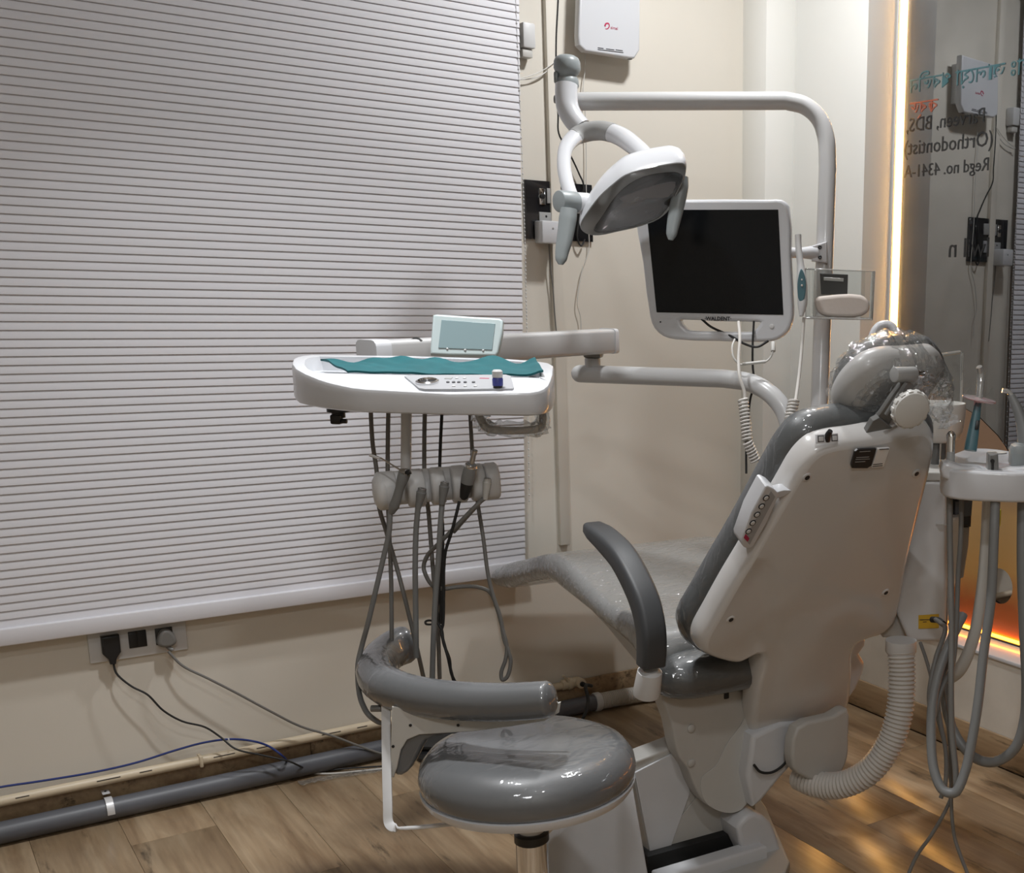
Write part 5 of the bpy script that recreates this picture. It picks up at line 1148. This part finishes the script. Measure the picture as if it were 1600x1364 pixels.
# syringe
sy_ = thing('air_syringe', 'gray air water syringe with thin chrome tip in the first rack slot', 'dental syringe', IC(235, 380, 2.23))
build('body', sweep(spline([IC(238, 370, 2.235), IC(262, 310, 2.225), IC(285, 230, 2.215), IC(306, 165, 2.21)], 5), circ(.0095, 14), scale=[np.interp(i / 15, [0, .2, .6, .85, 1], [.6, 1, .85, 1.15, 1.2]) for i in range(16)]), m_gray2, sy_, 60)
build('head', cyl(IC(288, 158, 2.21), IC(322, 160, 2.205), .0075, 14), m_steel, sy_)
build('button', cyl(IC(318, 165, 2.2), IC(338, 155, 2.2), .005, 10), m_black, sy_)
build('tip', tube([IC(292, 152, 2.205), IC(240, 120, 2.21), IC(190, 90, 2.22), IC(160, 76, 2.225)], .0017, 8), m_chrome, sy_)
build('tip_collar', cyl(IC(180, 88, 2.222), IC(126, 70, 2.23), .0028, 10), m_white2, sy_)
def coupler(px, py, bx, by, d, mt, name, label, r=.0075):
    a_, b_ = IC(px, py, d), IC(bx, by, d + .01); ax_ = nrm(a_ - b_); L_ = np.linalg.norm(a_ - b_)
    t = thing(name, label, 'handpiece', b_)
    build('sleeve', lathe([(r * .7, 0), (r * .9, L_ * .35), (r * 1.15, L_ * .62), (r * 1.25, L_ * .82), (r * 1.05, L_ * .86), (r * 1.05, L_)], b_, ax_, 18), mt, t, 40)
    build('coupling', lathe([(r * .95, L_ * .985), (r * .9, L_ * 1.02), (r * .5, L_ * 1.02), (r * .4, L_ * .99)], b_, ax_, 16), m_steel, t)
    build('port', lathe([(r * .42, L_ * .99), (r * .40, L_ * 1.015), (.0004, L_ * 1.015)], b_, ax_, 10), m_black, t)
coupler(399, 244, 376, 350, 2.24, m_gray2, 'handpiece_coupling', 'gray hose coupling in the second rack slot')
coupler(516, 212, 500, 325, 2.255, m_gray2, 'handpiece_coupling', 'gray hose coupling in the middle rack slot')
coupler(738, 192, 726, 300, 2.30, m_offw, 'handpiece_coupling', 'pale hose coupling in the rightmost rack slot', .0068)
hose('instrument_hose', [IC(728, 290, 2.31), IC(700, 312, 2.31), IC(670, 345, 2.31), IC(620, 400, 2.31), IC(560, 470, 2.32)], .0046, m_gray, 'short gray hose slanting down from the rightmost rack slot')
# motor handpiece
mh_ = thing('micro_motor', 'gray and black micro motor handpiece standing in the fourth rack slot', 'handpiece', IC(610, 300, 2.26))
a_, b_ = IC(656, 110, 2.245), IC(612, 300, 2.275); ax_ = nrm(a_ - b_); L_ = np.linalg.norm(a_ - b_)
build('motor_body', lathe([(.0085, L_ * .42), (.0125, L_ * .46), (.0130, L_ * .6), (.0120, L_ * .88), (.0105, L_ * .94), (.0085, L_ * .97)], b_, ax_, 22), m_gray2, mh_, 40)
build('collar', lathe([(.0122, L_ * .885), (.0125, L_ * .9), (.0112, L_ * .955), (.008, L_ * .965)], b_, ax_, 22), m_chrome, mh_)
build('tail', lathe([(.004, 0), (.0075, L_ * .05), (.010, L_ * .25), (.0122, L_ * .46)], b_, ax_, 18), m_rubber, mh_)
build('nose', lathe([(.0055, L_ * .96), (.0048, L_ * 1.22), (.0058, L_ * 1.24), (.0058, L_ * 1.34), (.004, L_ * 1.345), (.0035, L_ * 1.32)], b_, ax_, 16), m_steel, mh_)

# ================================================================== ASSISTANT TRAY
QD = 2.50
at = thing('assistant_tray', 'white assistant instrument holder tray right of the chair back', 'instrument holder', D(1540, 1060, QD))
tpz = D(1530, 725, QD)[2]
tp = [(1470, 727), (1473, 715), (1490, 706), (1520, 699), (1560, 701), (1600, 709), (1650, 722), (1660, 740), (1640, 752), (1600, 744), (1566, 741), (1560, 739), (1520, 738), (1490, 735)]
AO = A(0, 0, tpz)
def tray_plan(pts, z): return [tuple((onZ(x, y, z) - AO * 0)[:2]) for x, y in pts]
tpl = sm2(tray_plan([(1471, 727), (1473, 717), (1490, 708), (1522, 700), (1560, 702), (1600, 709), (1650, 722), (1655, 736), (1600, 739), (1562, 738), (1516, 736), (1485, 733)], tpz), 2)
hgt_ = .062
build('body', prism(tpl, A(0, 0, tpz), (1, 0, 0), (0, 1, 0), -hgt_, 0, .007), m_white, at, 60)
# front bull-nose fins that hold the hoses
FO2 = D(1530, 738, QD - .07)
build('front_block', prism(sm2(unproj2([(1473, 722), (1500, 727), (1542, 735), (1541, 762), (1520, 762), (1500, 756), (1472, 745)], FO2, RIGHT, UP), 2), FO2, RIGHT, UP, -.05, .01, .008), m_white, at, 60)
build('front_block', prism(sm2(unproj2([(1560, 736), (1570, 733), (1640, 733), (1642, 764), (1575, 766), (1558, 763)], FO2, RIGHT, UP), 2), FO2, RIGHT, UP, -.05, .01, .008), m_white, at, 60)
O_ = D(1548, 730, QD - .075); build('slot_clip', prism(unproj2([(1544, 709), (1559, 708), (1560, 730), (1555, 762), (1541, 761), (1543, 730)], O_, RIGHT, UP), O_, RIGHT, UP, -.03, .008, .004), m_bracket, at)
build('slot_hole', prism(sm2(unproj2([(1550, 717), (1554, 719), (1553, 724), (1552, 740), (1549, 740), (1549, 724), (1547, 720)], O_ - FWD * .008, RIGHT, UP), 2), O_ - FWD * .009, RIGHT, UP, -.001, .001, 0), m_black, at)
Q = onZ(1558, 707, tpz + .001); build('round_well', lathe([(.022, 0), (.022, .0015), (.019, .0018), (.001, .0004)], Q, n=26), m_offw, at)
# arm that carries the tray
ca = [D(1545, 760, QD + .02), D(1540, 860, QD + .03), D(1532, 940, QD + .04), D(1520, 1000, QD + .06), D(1500, 1045, QD + .1), D(1480, 1058, QD + .14), D(1460, 1045, QD + .2)]
build('support_arm', sweep(spline(ca, 6), rrect(.030, .024, .008, 3), fixed=RIGHT), m_offw, at, 60)
# suction handpiece, chrome
sh_ = thing('suction_handpiece', 'chrome topped suction handpiece at the left end of the assistant tray', 'handpiece', D(1485, 760, QD - .03))
a0_, a1_ = D(1484, 765, QD - .03), D(1486, 684, QD - .03); ax_ = nrm(a1_ - a0_); L_ = np.linalg.norm(a1_ - a0_)
build('grip', lathe([(.0075, 0), (.0092, L_ * .12), (.0092, L_ * .6), (.0095, L_ * .62), (.0085, L_ * .75)], a0_, ax_, 18), m_lightgray, sh_)
build('valve', lathe([(.0088, L_ * .72), (.0088, L_ * .95), (.0098, L_ * 1.0), (.0098, L_ * 1.06), (.006, L_ * 1.12), (.001, L_ * 1.14)], a0_, ax_, 20), m_chrome, sh_, 50)
# curing light
cl_ = thing('curing_light', 'teal curing light with clear tip and red shield standing in the tray', 'curing light', D(1516, 702, QD + .02))
a0_, a1_ = D(1516, 704, QD + .02), D(1528, 630, QD + .02)
build('body', sweep([a0_ + (a1_ - a0_) * t for t in np.linspace(0, 1, 8)], rrect(.030, .026, .009, 4), fixed=RIGHT, scale=[1.0, 1.0, .95, .88, .8, .72, .62, .52]), m_tealp, cl_, 60)
P = D(1527, 664, QD + .005); build('display', rbox(P, (.008, .003, .020), (RIGHT, FWD, nrm(a1_ - a0_)), .001), m_black, cl_)
build('tip_collar', cyl(D(1527, 634, QD + .02), D(1529, 622, QD + .02), .008, 16), m_alu, cl_)
O_ = D(1530, 623, QD + .02); sn_ = nrm(UP * .95 + FWD * -.28 + RIGHT * -.12)
build('shield', lathe([(.010, 0), (.036, -.003), (.0375, -.001), (.036, .001), (.010, .003)], O_ , nrm(UP * .93 + RIGHT * .16 - FWD * .05), 30), m_redshield, cl_)
for s_ in (-1, 1):
    c_ = O_ + RIGHT * .024 * s_ + UP * .004; build('shield_flap', M().add([c_ + RIGHT * -.012, c_ + RIGHT * .012 - UP * .004 * s_, c_ + UP * .022 + RIGHT * .003, c_ + RIGHT * -.012 + FWD * .002, c_ + RIGHT * .012 - UP * .004 * s_ + FWD * .002, c_ + UP * .022 + RIGHT * .003 + FWD * .002], [(0, 1, 2), (5, 4, 3), (0, 3, 4, 1), (1, 4, 5, 2), (2, 5, 3, 0)]), m_acryl, cl_)
build('light_guide', tube([D(1530, 622, QD + .02), D(1532, 600, QD + .02), D(1533, 585, QD + .02), D(1530, 573, QD + .01)], .0085, 14, scale=[.9, 1, 1.1, .8]), clear_mat('clear_light_guide', (.85, .86, .86), .25, .05, .25), cl_, 60)
# suction tip on the right
sn2 = thing('suction_tip', 'gray suction nozzle with clear bent tip at the right frame edge', 'suction tip', D(1594, 712, QD - .02))
build('nozzle', sweep(spline([D(1600, 715, QD - .02), D(1601, 690, QD - .02), D(1597, 660, QD - .02), D(1588, 635, QD - .02), D(1580, 618, QD - .02)], 5), circ(.016, 16), scale=[np.interp(i / 20, [0, .3, 1], [1, .95, .5]) for i in range(21)]), m_gray2, sn2, 60)
build('clear_tip', tube([D(1584, 621, QD - .02), D(1575, 612, QD - .02), D(1566, 610, QD - .02)], .005, 10), m_acryledge, sn2)
build('socket', rbox(D(1594, 712, QD - .03), (.045, .05, .052), (RIGHT, FWD, UP), .012), m_graygreen, sn2)
# hanging hoses at the right
for nm, pts, r, mt, lb in (
    ('suction_hose', [D(1556, 760, 2.42), D(1553, 840, 2.42), D(1548, 940, 2.43), D(1537, 1020, 2.44), D(1528, 1100, 2.44), D(1518, 1160, 2.44), D(1508, 1205, 2.44), D(1492, 1238, 2.44), D(1474, 1235, 2.45), D(1460, 1205, 2.46), D(1455, 1150, 2.47), D(1458, 1090, 2.48), D(1470, 1040, 2.49), D(1486, 1000, 2.50), D(1505, 960, 2.53)], .0105, m_gray2, 'wide gray suction hose looping low from the tray slot'),
    ('suction_hose', [D(1598, 760, 2.46), D(1597, 880, 2.46), D(1600, 980, 2.47), D(1604, 1070, 2.48), D(1600, 1130, 2.5), D(1585, 1170, 2.52), D(1555, 1190, 2.55), D(1525, 1185, 2.58), D(1500, 1160, 2.6), D(1482, 1120, 2.62), D(1476, 1070, 2.64), D(1480, 1020, 2.66)], .0115, m_gray2, 'thick gray hose curving up at the right frame edge'),
    ('tray_hose', [D(1484, 765, 2.47), D(1484, 840, 2.47), D(1486, 920, 2.47), D(1487, 1000, 2.47), D(1486, 1090, 2.46), D(1488, 1150, 2.46), D(1493, 1200, 2.46), D(1495, 1243, 2.46)], .0068, m_gray, 'gray hose hanging straight below the chrome handpiece'),
    ('tray_hose', [D(1503, 760, 2.49), D(1501, 840, 2.49), D(1497, 900, 2.5), D(1494, 980, 2.5), D(1488, 1040, 2.5), D(1470, 1080, 2.5), D(1458, 1120, 2.49), D(1452, 1090, 2.5), D(1462, 1030, 2.52), D(1476, 990, 2.56), D(1470, 974, 2.74), D(1462, 968, 2.80)], .0055, m_gray, 'thin gray hose curling round to the yellow label'),
    ('tray_cable', [D(1438, 1004, 2.75), D(1447, 1030, 2.72), D(1455, 1060, 2.68), D(1462, 1110, 2.64), D(1475, 1160, 2.6), D(1484, 1210, 2.58), D(1487, 1240, 2.56), D(1478, 1265, 2.55), D(1455, 1305, 2.56), D(1432, 1338, 2.58), D(1418, 1372, 2.58), D(1412, 1420, 2.58)], .0042, m_gray, 'thin gray cable hanging to the floor, left strand of the fork'),
    ('tray_cable', [D(1470, 1060, 2.6), D(1478, 1110, 2.58), D(1484, 1160, 2.56), D(1486, 1210, 2.55), D(1487, 1270, 2.54), D(1492, 1310, 2.54), D(1502, 1340, 2.54), D(1514, 1372, 2.54), D(1522, 1410, 2.54)], .0042, m_gray, 'thin gray cable hanging to the floor, right strand of the fork'),
    ('tray_cable', [D(1492, 1010, 2.56), D(1476, 1050, 2.54), D(1466, 1090, 2.52), D(1470, 1130, 2.52), D(1478, 1175, 2.52), D(1477, 1225, 2.52), D(1470, 1247, 2.52)], .005, m_gray, 'short gray cable tangled between the hanging hoses'),
):
    hose(nm, pts, r, mt, lb, 12)
tag(build('cord_plug', tube([D(1456, 968, 2.82), D(1466, 969, 2.80), D(1474, 975, 2.76)], .0075, 12), m_rubber), 'black cord plug at the yellow label on the cabinet', 'plug')

# bookkeeping props are not part of the scene
for o in bpy.data.objects:
    if '_o' in o: del o['_o']
